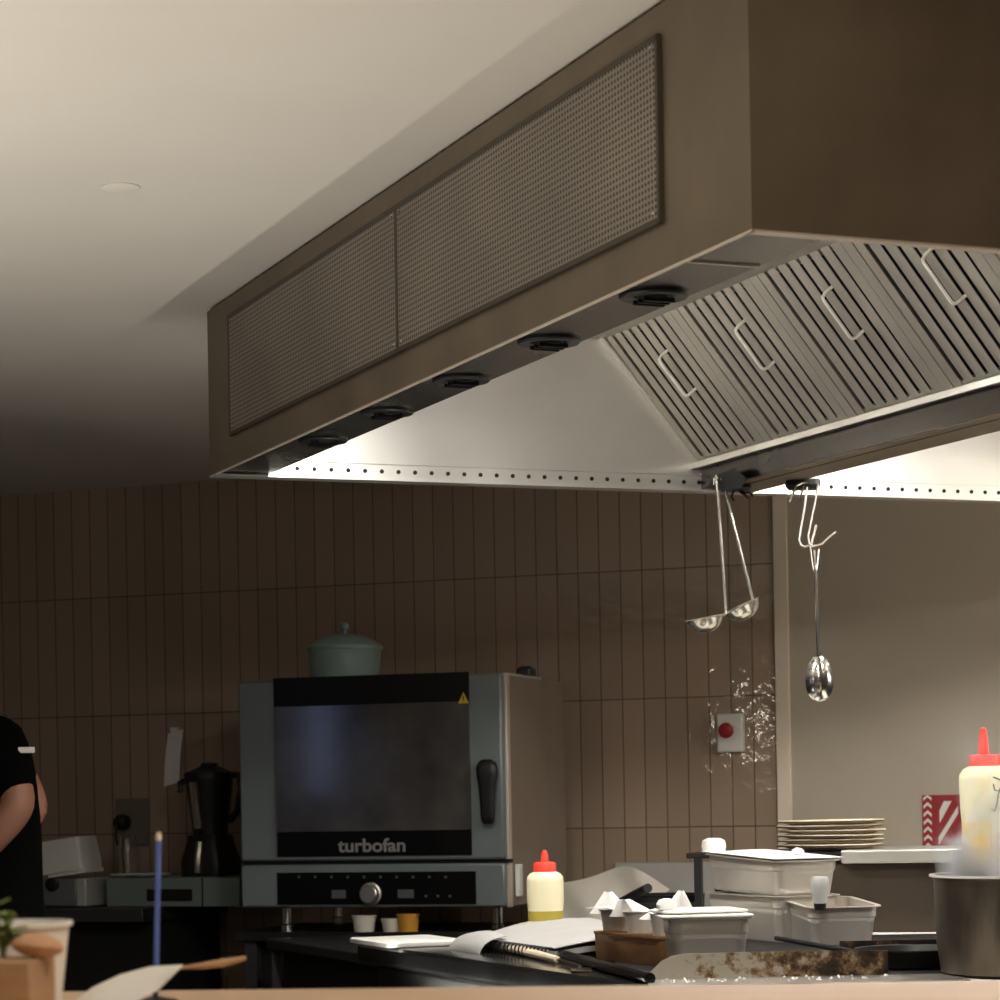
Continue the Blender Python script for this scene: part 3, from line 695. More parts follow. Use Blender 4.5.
# gastronorm pans
def gn_pan(name, label, cat, W, L, H, loc, rz, tilt=(0, 0), group=None, m=M_pan, r=.025):
    t = thing(name, label, cat, loc, rz, group)
    t.rotation_euler = (tilt[0], tilt[1], rz)
    b = B(); tp = .012; w2, l2 = W - .02, L - .02
    b.rr([(w2 - 2*tp, l2 - 2*tp, r*.8, 0), (w2 - 2*tp + .006, l2 - 2*tp + .006, r, .006), (w2 - .006, l2 - .006, r, H*.70), (w2 - .001, l2 - .001, r, H*.74), (w2, l2, r, H - .004),
          (W, L, r + .008, H - .002), (W, L, r + .008, H), (w2 - .004, l2 - .004, r, H), (w2 - .004, l2 - .004, r, H*.74), (w2 - 2*tp - .002, l2 - 2*tp - .002, r*.8, .004)])
    b.obj('pan_body', m, t); return t
def on_range(px, py): return Zp(px, py, RZ + .002)
a_ = on_range(709, 975)
pA = gn_pan('gastronorm_pan', 'small steel gastronorm pan topped with two white lids, nearest of the pans', 'food pan', .174, .13, .107, (a_.x - .0, a_.y + .06, a_.z), HTH - .3, group='steel pans on the range')
# its loose lids
def lid(label, w, l, loc, rz, tilt=(0,0)):
    b = B(); b.rr([(w - .012, l - .012, .02, 0), (w, l, .026, .002), (w, l, .026, .005), (w - .02, l - .02, .02, .007)]); o = b.obj('pan_lid', M_white); o.location = loc; o.rotation_euler = (tilt[0], tilt[1], rz); return tag(o, label, 'lid', 'white lids on the near pan')
lid('white flat lid lying directly on the near steel pan', .18, .14, (pA.location.x - .005, pA.location.y, pA.location.z + .1075), HTH - .3)
lid('white flat lid lying askew on the other white lid', .17, .13, (pA.location.x - .012, pA.location.y + .012, pA.location.z + .1155), HTH - .12)

# brown stained tin with the little pots
tA = on_range(590, 959); tB = on_range(661, 968)
dv = (tA - tB); tl_ = dv.length; ang = math.atan2(-dv.x, dv.y)
tc_ = (tA + tB) / 2 + Vector((math.cos(ang), math.sin(ang), 0)) * .055
tn = thing('baking_tin', 'brown stained baking tin under the row of small round pots', 'baking tin', (tc_.x, tc_.y, tA.z), ang)
b = B(); b.rr([(.096, tl_ - .01, .02, 0), (.100, tl_ - .004, .022, .006), (.104, tl_, .024, .054), (.110, tl_ + .006, .028, .056), (.110, tl_ + .006, .028, .059), (.098, tl_ - .006, .02, .058), (.098, tl_ - .006, .02, .052)]); b.obj('body', M_cork, tn)
pots = []
ptl = ['small round steel pot on the brown tin, farthest of three', 'small round steel pot on the brown tin, middle of three', 'small round steel pot on the brown tin, nearest the pan with lids']
for k in range(3):
    f = .12 + .36 * k
    q = tn.matrix_basis @ Vector((-.014, tl_/2 - f*tl_*.98 - .01, .0595))
    if k == 0:
        p0_ = thing('sauce_pot', ptl[0], 'pot', q, 0, 'small pots on the brown tin')
        b = B(); b.lathe([(.028, 0), (.030, .002), (.035, .043), (.038, .044), (.038, .046), (.033, .046), (.028, .006), (.001, .005)], 24); b.obj('pot_body', M_pan, p0_)
        c = p0_
    else:
        c = copy_tree(p0_); c.location = q; c['label'] = ptl[k]
    pots.append(c)
# white folded papers standing in and over the pots
def shard(label, px, py, d, w, h, lean, name='paper_wrapper'):
    q = Dp(px, py, d)
    b = B()
    def f(u, v):
        x = (u - .5) * w * (1 - .82 * v) + lean * v; z = h * v; y = .03 * (abs(u - .5) * 2) ** 1.5 * (1 - .5 * v) + .006 * math.sin(5*u + 2)
        return Vector((x, y, z))
    b.sheet(f, 8, 6, .0016); o = b.obj(name, M_paper); o.location = q; return tag(o, label, 'paper', 'white papers in the small pots')
dp0 = pots[0].location.y; dp1 = pots[1].location.y; dp2 = pots[2].location.y
shard('tall pointed white paper standing in the farthest small pot', 611, 914, dp0, .085, .046, -.004)
shard('broad white paper folded over the middle small pot', 636, 917, dp1, .105, .036, -.022)
shard('low white paper at the rim of the nearest small pot', 657, 920, dp2 , .07, .022, .004)
shard('small pointed white paper standing behind the lids', 680, 909, pA.location.y + .22, .055, .036, .004)
b = B(); b.sheet(lambda u, v: Vector(((u-.5)*.15, (v-.5)*.06, .004*math.sin(6*u) + .012*(.5-u))), 12, 4, .0016); o = b.obj('paper_strip', M_paper); q = Dp(625, 910.5, dp1 + .05); o.location = q; o.rotation_euler = (0, 0, math.radians(-25)); tag(o, 'flat white paper strip lying across the tops of the small pots', 'paper')
b = B(); b.rr([(.035, .03, .01, 0), (.04, .032, .012, .01), (.03, .025, .01, .018), (.01, .01, .004, .021)]); o = b.obj('crumpled_paper', M_paper); o.location = (pA.location.x - .075, pA.location.y - .02, pA.location.z + .1155 + .008); tag(o, 'small white crumple of paper at the left corner of the white lids', 'paper')

# pan stack behind
def u_rot(extra=0): return HTH + math.radians(extra)
nb = on_range(777, 943)
pL = .37
cB = nb + Vector((math.cos(HTH), math.sin(HTH), 0)) * .088 + Vector((-math.sin(HTH), math.cos(HTH), 0)) * (pL/2)
gn_pan('gastronorm_pan', 'long steel gastronorm pan at the bottom of the rear stack', 'food pan', .185, pL, .105, (cB.x, cB.y, nb.z), HTH, group='steel pans on the range')
gn_pan('gastronorm_pan', 'long steel gastronorm pan with white rim on top of the rear stack', 'food pan', .185, pL, .085, (cB.x, cB.y, nb.z + .1065), HTH, tilt=(math.radians(2.0), 0), group='steel pans on the range')
zt2 = nb.z + .1065 + .085
fl = thing('cling_film', 'loose white film stretched over the top pan of the rear stack', 'film', (cB.x, cB.y, zt2 + .002), HTH)
fl.rotation_euler = (math.radians(2.0), 0, HTH)
b = B(); b.sheet(lambda u, v: Vector(((u-.5)*.182, (v-.5)*.366, .003 + .005*math.sin(5*u)*math.sin(6*v)*math.sin(u*PI))), 14, 18, .0015); b.obj('film', M_paper, fl)
b = B(); b.rr([(.05, .046, .016, 0), (.056, .05, .018, .012), (.052, .046, .018, .026), (.03, .026, .012, .032)]); o = b.obj('white_tub', M_white); q = Dp(714, 861, cB.y + .15); o.location = (q.x, q.y, zt2 + .0105); o.rotation_euler = (0,0,HTH); tag(o, 'rounded white tub on the far corner of the top pan', 'tub')
b = B(); b.lathe([(.016, 0), (.014, .006), (.006, .011), (.001, .012)], 16); o = b.obj('white_stopper', M_white); q = Dp(798, 868, cB.y - .02); o.location = (q.x, q.y, zt2 + .008); tag(o, 'small white stopper resting on the film of the top pan', 'stopper')
# pan C, propped at its far end
nc = on_range(850, 945)
pC = gn_pan('gastronorm_pan', 'deep steel gastronorm pan standing open in front of the dark riser', 'food pan', .18, .24, .092, (nc.x - .03, nc.y + .12, nc.z + .0), HTH - .2, tilt=(math.radians(3.5), 0), group='steel pans on the range')
q = Dp(820, 902, nc.y - .02)
sc = thing('scoop', 'grey translucent scoop handle with dark end leaning on the open deep pan', 'scoop', q)
b = B(); b.lathe([(.014, -.004), (.017, .012), (.02, .036), (.02, .05), (.017, .056), (.002, .057)], 20); b.obj('handle', M_smokey, sc)
b = B(); b.lathe([(.012, -.018), (.0142, -.004), (.0142, .006), (.002, .007)], 20); b.obj('dark_end', M_blackm, sc)
# pale paper under the pans
q = on_range(722, 947); b = B(); b.rr([(.13, .16, .01, 0), (.13, .16, .01, .006)]); o = b.obj('folded_cloth', M_tan); o.location = (q.x - .03, q.y + .10, q.z); o.rotation_euler = (0,0,HTH); tag(o, 'pale folded cloth on the griddle between the near pan and the rear stack', 'cloth')

# skillet with long handle
q = on_range(912, 968); sk = thing('skillet', 'black iron skillet with long handle beside the steaming pot', 'pan', (q.x, q.y + .03, RZ + .0025))
b = B(); b.lathe([(.082, 0), (.088, .003), (.102, .034), (.105, .034), (.105, .037), (.099, .036), (.085, .007), (.001, .005)], 36); b.obj('pan_body', M_blackm, sk)
e1 = Dp(872, 955, q.y - .02) - sk.location; e0 = Dp(776, 938, q.y + .28) - sk.location
b = B(); b.tube([e1 + Vector((.012, .01, -.012)), e1, e1*.6 + e0*.4, e0], [.006, .006, .0055, .005], 8); b.obj('handle', M_blackm, sk)
b = B(); b.lathe([(.078, 0), (.06, .006), (.03, .009), (.001, .01)], 24, c=(0,0,.006)); b.obj('pan_contents', mat('pale_residue', srgb(176, 172, 164), .6, var=.3, scale=40, bump=.5, bscale=80), sk)

# steaming pot
pc = Dp(1030, 960, 4.63)
pot = thing('stock_pot', 'wide used steel stock pot steaming at the right end of the range', 'pot', (pc.x, pc.y, RZ + .0025))
PR, PH = .176, .182
b = B(); b.lathe([(PR - .022, 0), (PR - .013, .004), (PR - .006, .06), (PR - .002, PH - .01), (PR, PH - .003), (PR + .005, PH - .002), (PR + .005, PH + .001), (PR - .003, PH), (PR - .008, .07), (PR - .018, .008), (.001, .006)], 64); b.obj('pot_body', M_potm, pot)
b = B(); b.lathe([(PR - .001, PH - .0015), (PR + .006, PH - .0015), (PR + .006, PH + .0025), (PR - .001, PH + .0025)], 64, closed=True); b.obj('rim', M_handle, pot)
b = B(); b.lathe([(PR - .0045, 0), (.001, .001)], 40, c=(0, 0, PH - .04), cap0=False); b.obj('broth', mat('broth', srgb(196, 180, 150), .2), pot)
b = B(); b.tube([(PR - .005, -.03, PH - .04), (PR + .04, -.028, PH - .03), (PR + .05, 0, PH - .03), (PR + .04, .028, PH - .03), (PR - .005, .03, PH - .04)], .007, 8); b.obj('side_handle', M_chrome, pot)

# riser shelf with plates
r0 = Dp(686, 853, 6.15); r1 = Dp(962, 852, 5.98)
rl = (r1 - r0).length; ra = math.atan2(r1.y - r0.y, r1.x - r0.x)
zs_ = r0.z
rs = thing('shelf_riser', 'black raised shelf with a bright steel front edge standing on the range behind the pans', 'shelf', (r0.x, r0.y, RZ), ra)
hz = zs_ - RZ
b = B(); b.box(0, rl, 0, .34, hz - .014, hz - .001); b.obj('top', M_blackm, rs, bevel=.002)
x0s = rl * .57
b = B(); b.box(x0s, rl, -.014, .33, hz - .030, hz + .003); b.obj('front_edge', M_steelw, rs, bevel=.004)
b = B(); b.box(rl*.46, rl + .12, .02, .32, .0, hz - .030); b.obj('body', M_riser, rs, bevel=.004)
b = B(); b.box(.018, .036, .005, .03, 0, hz - .014); b.obj('leg', M_black, rs)
b = B(); b.box(.018, .036, .3, .325, 0, hz - .014); b.obj('leg', M_black, rs)
b = B(); b.box(-.12, .03, .01, .022, .06, .075); b.obj('side_bar', M_black, rs)
npl = 6
q = Dp(831.5, 852, 6.18); pos = Vector((q.x, q.y, zs_ + .004))
plab = ['cream plate with dark rim, top of the plate stack on the raised shelf', 'cream plate, second from the top of the plate stack', 'cream plate, third from the top of the plate stack', 'cream plate, third from the bottom of the plate stack', 'cream plate, second from the bottom of the plate stack', 'cream plate, bottom of the plate stack on the raised shelf']
pl0 = None
for k in range(npl):
    loc_ = Vector((pos.x + random.uniform(-.004, .004), pos.y + random.uniform(-.004, .004), pos.z + k * .0118))
    if pl0 is None:
        pl0 = thing('dinner_plate', plab[5], 'plate', loc_, 0, 'plates on the raised shelf'); c = pl0
        b = B(); b.lathe([(.08, 0), (.1, .001), (.127, .0086), (.131, .0105), (.130, .0122), (.118, .0105), (.09, .005), (.001, .0042)], 44); b.obj('dish', M_plate, c)
        b = B(); b.lathe([(.1285, .0062), (.1318, .0072), (.1316, .0092), (.1290, .0090)], 44, closed=True); b.obj('rim_underside', M_platerim, c)
    else:
        c = copy_tree(pl0); c.location = loc_; c['label'] = plab[5 - k]
    c.rotation_euler = (math.radians(random.uniform(-.35, .35)), math.radians(random.uniform(-.5, .3)), random.uniform(0, 6))
# squeeze bottles
def squeeze(label, base, r, h, liquid, m_liq, k=1.0, nozzle=.052, group=None):
    t = thing('squeeze_bottle', label, 'sauce bottle', base, 0, group)
    hl = h * liquid
    b = B(); b.lathe([(r*.90, 0), (r*.96, .004), (r*.955, hl)], 36, cap1=False); b.obj('liquid_band', m_liq, t)
    rt = r * k
    b = B(); b.lathe([(r*.955, hl), (r, h*.62), (rt, h*.88), (rt*.97, h*.93), (rt*.82, h*.975), (r*.60, h)], 36, cap0=False); b.obj('bottle_body', M_bottle, t)
    b = B(); b.lathe([(r*.62, h - .001), (r*.62, h + .017), (r*.58, h + .021), (r*.22, h + .023), (r*.19, h + .024 + nozzle*.5), (r*.12, h + .022 + nozzle), (.002, h + .024 + nozzle)], 28); b.obj('cap', M_red, t)
    return t
d1 = Zp(544, 952, RZ)
squeeze('squat squeeze bottle of oil with orange-red cap standing behind the notebook', (d1.x + .009, d1.y + .22, RZ + .001), .0425, .170, .47, M_oil, nozzle=.026)
# riser behind the pot for the big bottles
bd = 4.92
bp_ = Dp(989, 884, bd)
rb = thing('steel_block', 'dark steel insert box behind the stock pot carrying the sauce bottles', 'box', (bp_.x + .09, bp_.y + .02, RZ))
b = B(); b.rr([(.30, .19, .02, .0022), (.30, .19, .02, bp_.z - RZ - .004), (.29, .18, .016, bp_.z - RZ)]); b.obj('body', M_riser, rb)
s1 = squeeze('tall squeeze bottle of pale yellow sauce with pointed red cap behind the steaming pot', (bp_.x, bp_.y + .03, bp_.z + .001), .0475, .232, .52, M_mayo, k=1.04, nozzle=.052)
s2p = Dp(1013, 886, bd - .055)
s2 = squeeze('tall squeeze bottle with black handwriting, half cut by the right frame edge', (s2p.x + .002, s2p.y - .005, bp_.z + .001), .046, .232, .42, M_mayo, k=1.0, nozzle=.05)
# hand-drawn marker scrawl on that bottle
b = B()
def scr(pts):
    P = []
    for (x, y) in pts:
        q = Dp(x, y, s2p.y - .005) - s2.location
        dx = q.x; r_ = .0475
        P.append(Vector((max(-.045, min(.045, dx)), -math.sqrt(max(1e-6, r_*r_ - min(.045, abs(dx))**2)), q.z)))
    b.tube(P, .0012, 6)
scr([(991, 784), (992, 790), (995, 791), (998, 786)]); scr([(999, 783), (995, 794), (994, 804), (992, 811), (985, 809)]); scr([(991, 777), (997, 780), (1003, 782)])
b.obj('handwriting', M_black, s2)

# steam over the pot: a real volume
def steam():
    m = bpy.data.materials.new('steam'); m.use_nodes = True; nt = m.node_tree; nt.nodes.clear()
    out = N(nt, 'ShaderNodeOutputMaterial'); vs = N(nt, 'ShaderNodeVolumePrincipled')
    vs.inputs['Color'].default_value = (.97, .97, .97, 1); vs.inputs['Anisotropy'].default_value = .1
    tc = N(nt, 'ShaderNodeTexCoord'); mp = N(nt, 'ShaderNodeMapping'); mp.inputs['Scale'].default_value = (7, 7, 4.5); nt.links.new(tc.outputs['Object'], mp.inputs[0])
    no = N(nt, 'ShaderNodeTexNoise'); no.inputs['Scale'].default_value = 1; no.inputs['Detail'].default_value = 3; no.inputs['Distortion'].default_value = 1.0; nt.links.new(mp.outputs[0], no.inputs['Vector'])
    mr = N(nt, 'ShaderNodeMapRange'); mr.inputs[1].default_value = .47; mr.inputs[2].default_value = .60; nt.links.new(no.outputs['Fac'], mr.inputs[0])
    sp_ = N(nt, 'ShaderNodeSeparateXYZ'); nt.links.new(tc.outputs['Object'], sp_.inputs[0])
    h1 = N(nt, 'ShaderNodeMapRange', interpolation_type='SMOOTHSTEP'); h1.inputs[1].default_value = .0; h1.inputs[2].default_value = .44; h1.inputs[3].default_value = 1; h1.inputs[4].default_value = 0; nt.links.new(sp_.outputs['Z'], h1.inputs[0])
    pw = N(nt, 'ShaderNodeMath', operation='POWER'); pw.inputs[1].default_value = 2.6; nt.links.new(h1.outputs[0], pw.inputs[0])
    ln = N(nt, 'ShaderNodeVectorMath', operation='LENGTH'); cb = N(nt, 'ShaderNodeCombineXYZ'); nt.links.new(sp_.outputs['X'], cb.inputs[0]); nt.links.new(sp_.outputs['Y'], cb.inputs[1]); nt.links.new(cb.outputs[0], ln.inputs[0])
    rd = N(nt, 'ShaderNodeMapRange', interpolation_type='SMOOTHSTEP'); rd.inputs[1].default_value = .10; rd.inputs[2].default_value = .185; rd.inputs[3].default_value = 1; rd.inputs[4].default_value = 0; nt.links.new(ln.outputs['Value'], rd.inputs[0])
    a = N(nt, 'ShaderNodeMath', operation='MULTIPLY'); nt.links.new(mr.outputs[0], a.inputs[0]); nt.links.new(pw.outputs[0], a.inputs[1])
    c = N(nt, 'ShaderNodeMath', operation='MULTIPLY'); nt.links.new(a.outputs[0], c.inputs[0]); nt.links.new(rd.outputs[0], c.inputs[1])
    d = N(nt, 'ShaderNodeMath', operation='MULTIPLY'); d.inputs[1].default_value = 34; nt.links.new(c.outputs[0], d.inputs[0])
    nt.links.new(d.outputs[0], vs.inputs['Density']); nt.links.new(vs.outputs[0], out.inputs['Volume'])
    return m
b = B(); b.lathe([(.165, 0), (.18, .1), (.19, .46)], 24); o = b.obj('steam', steam()); o.location = (pot.location.x, pot.location.y, RZ + PH - .03); tag(o, 'white steam rising from the stock pot', 'steam', kind='stuff')

# saucepan with dark handle and notebook, board, spatula
q = on_range(668, 928)
sp2 = thing('saucepan', 'black saucepan with upturned handle behind the small pots', 'pan', (q.x, q.y, RZ + .001))
zt_ = .085
b = B(); b.lathe([(.085, 0), (.092, .004), (.095, zt_), (.098, zt_ + .002), (.093, zt_ + .003), (.088, .008), (.001, .006)], 32); b.obj('pan_body', M_blackm, sp2)
e0 = Dp(620, 902, q.y - .05) - sp2.location; e1 = Dp(648, 888, q.y - .30) - sp2.location
b = B(); b.tube([(-.085, -.02, zt_ - .01), e0, e0*.5 + e1*.5, e1], [.006, .010, .0115, .0115], 10); b.obj('handle', M_black, sp2)

na = Zp(474, 940, RZ + .02); nbp = Zp(553, 951, RZ + .02)
nd = (nbp - na); nl = nd.length; nang = math.atan2(nd.y, nd.x)
nt_ = thing('spiral_notebook', 'open spiral-bound notebook with curling grey-white pages on the range edge', 'notebook', (na.x, na.y, RZ + .001), nang)
depth_n = .30
def page(h, sag, w):
    def f(u, v): return Vector((u * nl, .004 + v * w, h + sag * math.sin(min(1, v*1.1) * PI * .62) * (.55 + .45 * (1-u))))
    return f
b = B(); b.sheet(page(.004, 0, depth_n), 6, 6, .004); b.obj('cover', M_blackm, nt_)
b = B(); b.sheet(page(.012, .026, depth_n), 12, 12, .011); b.obj('pages', M_page, nt_)
b = B(); b.sheet(page(.024, .038, depth_n - .02), 12, 12, .002); b.obj('page', M_page, nt_)
b = B()
for k in range(22):
    x = .01 + k * (nl - .02) / 21
    b.tube([(x + .0016*math.sin(a), -.004 + .011*math.cos(a), .013 + .0125*math.sin(a)) for a in [i*2*PI/12 for i in range(13)]], .0016, 5)
b.obj('spiral_binding', M_black, nt_)
# page flopped over the range edge
def flop(u, v):
    a = v * 1.7; return Vector((-.03 + u*.20, .015 - .065*math.sin(a), .034 - .04*(1-math.cos(a)) + .008*math.sin(u*PI)))
b = B(); b.sheet(flop, 6, 10, .0015); b.obj('loose_page', M_page, nt_)

c0 = Zp(360, 940.5, RZ + .014); c1 = Zp(452, 943, RZ + .014)
wb = thing('white_board', 'thin white board lying at the far left corner of the range', 'board', HM @ Vector((.45, 2.60, -.75)) - Vector((0,0,CAM_H - RZ - .001)), HTH)
b = B(); b.rr([(.20, .27, .01, 0), (.204, .274, .012, .003), (.204, .274, .012, .010), (.198, .268, .01, .012)]); b.obj('slab', M_white, wb)
w0 = Zp(506, 946, RZ + .012); w1 = Zp(557, 957.5, RZ + .012)
sd = w1 - w0
spt = thing('spatula', 'cream-handled turner lying along the range edge in front of the notebook', 'spatula', (w0.x, w0.y, RZ + .001))
b = B(); b.tube([Vector((0, -.03, .010)), sd*.5 + Vector((0, -.03, .010)), sd + Vector((0, -.03, .009))], [.008, .0095, .007], 10); b.obj('handle', M_cream, spt)
b = B(); b.tube([sd + Vector((0, -.03, .009)), sd*1.4 + Vector((0, -.03, .005))], .004, 8); b.box(-.02, .02, 0, .09, .001, .003, M=Matrix.Translation(sd*1.4 + Vector((0, -.11, 0)))); b.obj('blade', M_chrome, spt)

# ------------------------------------------------------------------ pass counter in the foreground
LZ = CAM_H - .2
L0 = Zp(220, 989.5, LZ); L1 = Zp(1000, 981, LZ)
la = math.atan2(L1.y - L0.y, L1.x - L0.x)
ps = thing('pass_counter', 'pale timber pass counter running across the near foreground', 'counter', (L0.x, L0.y, 0), la)
b = B(); b.box(-1.6, 2.2, -1.1, 0, LZ - .04, LZ); b.obj('counter_top', M_wood, ps, bevel=.004)
b = B(); b.box(-1.6, 2.2, -.9, -.08, 0, LZ - .04); b.obj('base', M_blackm, ps)

# wooden caddy, white liner tub, bread, herb
cb0 = Dp(30, 985, 2.05)
cd = thing('wooden_caddy', 'small wooden box on the pass counter at the left frame edge', 'box', (cb0.x, cb0.y, LZ), math.radians(-6))
zt_c = Dp(31, 961, 2.05).z - LZ
b = B(); b.box(-.13, 0, 0, .075, 0, zt_c); b.obj('box_body', M_box, cd, bevel=.002)
tb = Dp(28, 960, 2.21)
lt = thing('paper_tub', 'white flared paper tub standing behind the wooden box', 'tub', (tb.x - .012, tb.y, LZ + .0005))
zr = Dp(40, 922, 2.21).z - LZ
b = B(); b.lathe([(.036, 0), (.038, .002), (.0485, zr - .004), (.0515, zr - .004), (.0515, zr), (.047, zr), (.035, .004), (.001, .003)], 40); b.obj('tub_body', M_paper, lt)
bq = Dp(33, 951, 2.07)
b = B()
for (dx, r, dz) in ((0, 1, 0),):
    b.lathe([(.001, -.6), (.5, -.55), (.85, -.3), (1, 0), (.85, .35), (.5, .62), (.001, .72)], 24)
o = b.obj('bread_roll', M_bread); o.scale = (.0225, .019, .0155); o.location = (bq.x, bq.y + .02, LZ + zt_c + .0098); o.rotation_euler = (0, math.radians(8), .4); tag(o, 'brown bread roll resting on the wooden box', 'bread')
hb = Dp(2, 940, 2.07)
ht = thing('herb_sprig', 'green herb sprig on the wooden box at the frame edge', 'herb', (hb.x - .005, hb.y + .03, LZ + zt_c))
b = B()
stems = [(-.012, .0, .045), (.002, .004, .038), (.008, -.004, .030), (-.004, -.006, .05)]
for (dx, dy, hh) in stems: b.tube([(0, 0, 0), (dx*.5, dy, hh*.5), (dx, dy*2, hh)], .0012, 5)
b.obj('stem', M_leaf, ht)
b = B()
for (dx, dy, hh) in stems:
    for k in range(5):
        f = .3 + .16 * k; a = random.uniform(0, 6.28); w = random.uniform(.012, .019)
        Mx = Matrix.Translation((dx*f, dy*2*f, hh*f)) @ Matrix.Rotation(a, 4, 'Z') @ Matrix.Rotation(random.uniform(-.8, .4), 4, 'Y')
        b.loft([[Mx @ Vector((x, w*.5*math.sin(PI*x/.02)*s_ , .001*z)) for s_, z in ((-1, 0), (0, 1), (1, 0), (0, -1))] for x in (.0002, .005, .01, .015, .0198)])
b.obj('leaf', M_leaf, ht)

# blue rod with paper dockets
rp_ = Zp(155.5, 1003, LZ); rpt = Dp(158.8, 832, rp_.y)
br_ = thing('blue_rod', 'thin upright blue rod with pale tip standing on the pass counter', 'rod', (rp_.x, rp_.y, LZ))
tv = rpt - Vector((rp_.x, rp_.y, LZ))
b = B(); b.tube([(0,0,.004), tv*.15, tv*.5, tv*.95], .0027, 10); b.obj('shaft', M_bluerod, br_)
b = B(); b.tube([tv*.95, tv*.985, tv], [.0029, .0029, .0018], 10); b.obj('tip', M_tan, br_)
b = B(); b.lathe([(.022, 0), (.022, .003), (.006, .006), (.003, .007)], 24); b.obj('base', M_blackm, br_)
def P3(x, y, d): return Dp(x, y, d) - Vector((rp_.x, rp_.y, LZ))
dk = thing('paper_docket', 'white curled paper docket lying around the blue rod', 'paper', (rp_.x, rp_.y, LZ + .0005))
d_ = rp_.y - .006
A_ = [(70, 1006), (92, 988), (120, 975), (150, 967), (183, 965)]
C_ = [(100, 1018), (118, 1010), (136, 1002), (158, 990), (182, 966)]
def docket(u, v):
    i = min(3, int(u * 4)); f = u * 4 - i
    ax = A_[i][0]*(1-f) + A_[i+1][0]*f; ay = A_[i][1]*(1-f) + A_[i+1][1]*f
    cx = C_[i][0]*(1-f) + C_[i+1][0]*f; cy = C_[i][1]*(1-f) + C_[i+1][1]*f
    q = Dp(ax*(1-v) + cx*v, ay*(1-v) + cy*v, d_ - .07 * v - .01); return q - Vector((rp_.x, rp_.y, LZ + .0005))
b = B(); b.sheet(docket, 20, 6, .0012); b.obj('slip', M_paper, dk)
kr = thing('wooden_pick', 'slender brown wooden pick lying behind the white docket', 'pick', Dp(184, 967, d_ + .06))
b = B(); kk = Dp(184, 967, d_ + .06)
b.tube([Dp(x, y, d_ + .06) - kk for x, y in ((168, 970), (184, 967.5), (200, 966), (222, 963), (246, 958))], [.0012, .0016, .003, .0042, .0022], 8); b.obj('blade', mat('brown_wood', srgb(192, 152, 114), .6), kr)

# ------------------------------------------------------------------ the cook at the left edge
PD = 6.3
def J(px, py, d=PD): return Dp(px, py, d)
feet = Vector((J(-14, 925).x, PD, 0))
pr = thing('person', 'person in black short-sleeved shirt bending over the bench at the left edge', 'person', feet)
def skin(name, joints, edges, m, parent, root=0, sub=2):
    bm = bmesh.new(); lay = bm.verts.layers.skin.verify(); vs = []
    for (p_, r_) in joints:
        v_ = bm.verts.new(Vector(p_) - feet); v_[lay].radius = r_ if isinstance(r_, tuple) else (r_, r_); vs.append(v_)
    for a, c in edges: bm.edges.new((vs[a], vs[c]))
    vs[root][lay].use_root = True
    me = bpy.data.meshes.new(name); bm.to_mesh(me); bm.free(); me.materials.append(m)
    o = bpy.data.objects.new(name, me); COL.objects.link(o); o.parent = parent
    k = o.modifiers.new('skin', 'SKIN'); k.use_smooth_shade = True
    s_ = o.modifiers.new('sub', 'SUBSURF'); s_.levels = sub; s_.render_levels = sub
    return o
pelv, waist, chest, neck = J(-8, 975), J(-6, 880), J(-22, 790), J(-72, 716)
head, crown = J(-122, 672), J(-138, 632)
shN, elN, wrN = J(-8, 741, PD - .17), J(24, 805, PD - .22), J(-50, 885, PD - .25)
shF, elF, wrF = J(6, 752, PD + .16), J(41, 812, PD + .14), J(-40, 868, PD + .10)
foot = lambda x, y: Vector((J(x, 935).x, PD + y, .04))
kneeN, kneeF = Vector((J(-4, 935).x, PD - .1, .48)), Vector((J(2, 935).x, PD + .1, .48))
joints = [(pelv, .085), (waist, .085), (chest, .115), (neck, .055), (head, .085), (crown, .08),
          (shN, .055), (elN, .047), (wrN, .028), (shF, .055), (elF, .038), (wrF, .028),
          (Vector((pelv.x, PD - .08, .84)), .065), (kneeN, .06), (foot(-8, -.11), .042), (foot(-60, -.12), .035),
          (Vector((pelv.x, PD + .08, .84)), .065), (kneeF, .06), (foot(-4, .11), .042), (foot(-56, .12), .035)]
edges = [(0,1),(1,2),(2,3),(3,4),(4,5),(2,6),(6,7),(7,8),(2,9),(9,10),(10,11),(0,12),(12,13),(13,14),(14,15),(0,16),(16,17),(17,18),(18,19)]
# hands: palm and five fingers each
for wi, dx in ((8, PD - .25), (11, PD + .10)):
    w_ = joints[wi][0]; palm = w_ + Vector((-.05, 0, -.05)); joints.append((palm, (.020, .034))); ip = len(joints) - 1; edges.append((wi, ip))
    for f_ in range(4):
        yo = -.03 + .02 * f_; ln_ = (.030, .036, .034, .026)[f_]
        joints += [(palm + Vector((-.03, yo, -.025)), .0095), (palm + Vector((-.03 - ln_*.6, yo*1.1, -.025 - ln_*.7)), .0085), (palm + Vector((-.03 - ln_*.5, yo*1.1, -.03 - ln_*1.4)), .0075)]
        n_ = len(joints); edges += [(ip, n_-3), (n_-3, n_-2), (n_-2, n_-1)]
    joints += [(palm + Vector((.0, -.036, -.01)), .011), (palm + Vector((-.02, -.052, -.03)), .0095), (palm + Vector((-.035, -.055, -.048)), .008)]
    n_ = len(joints); edges += [(ip, n_-3), (n_-3, n_-2), (n_-2, n_-1)]
body = skin('body', joints, edges, M_skin, pr)
sj = [(J(-8, 1000), .16), (J(-9, 925), .148), (J(-9, 870), .138), (J(-22, 792), .145), (J(-58, 738), .085), (shN, .080), (J(19, 798, PD - .215), .068), (shF, .078), (J(27, 790, PD + .15), .058)]
skin('shirt', sj, [(0,1),(1,2),(2,3),(3,4),(3,5),(5,6),(3,7),(7,8)], M_cloth, pr)
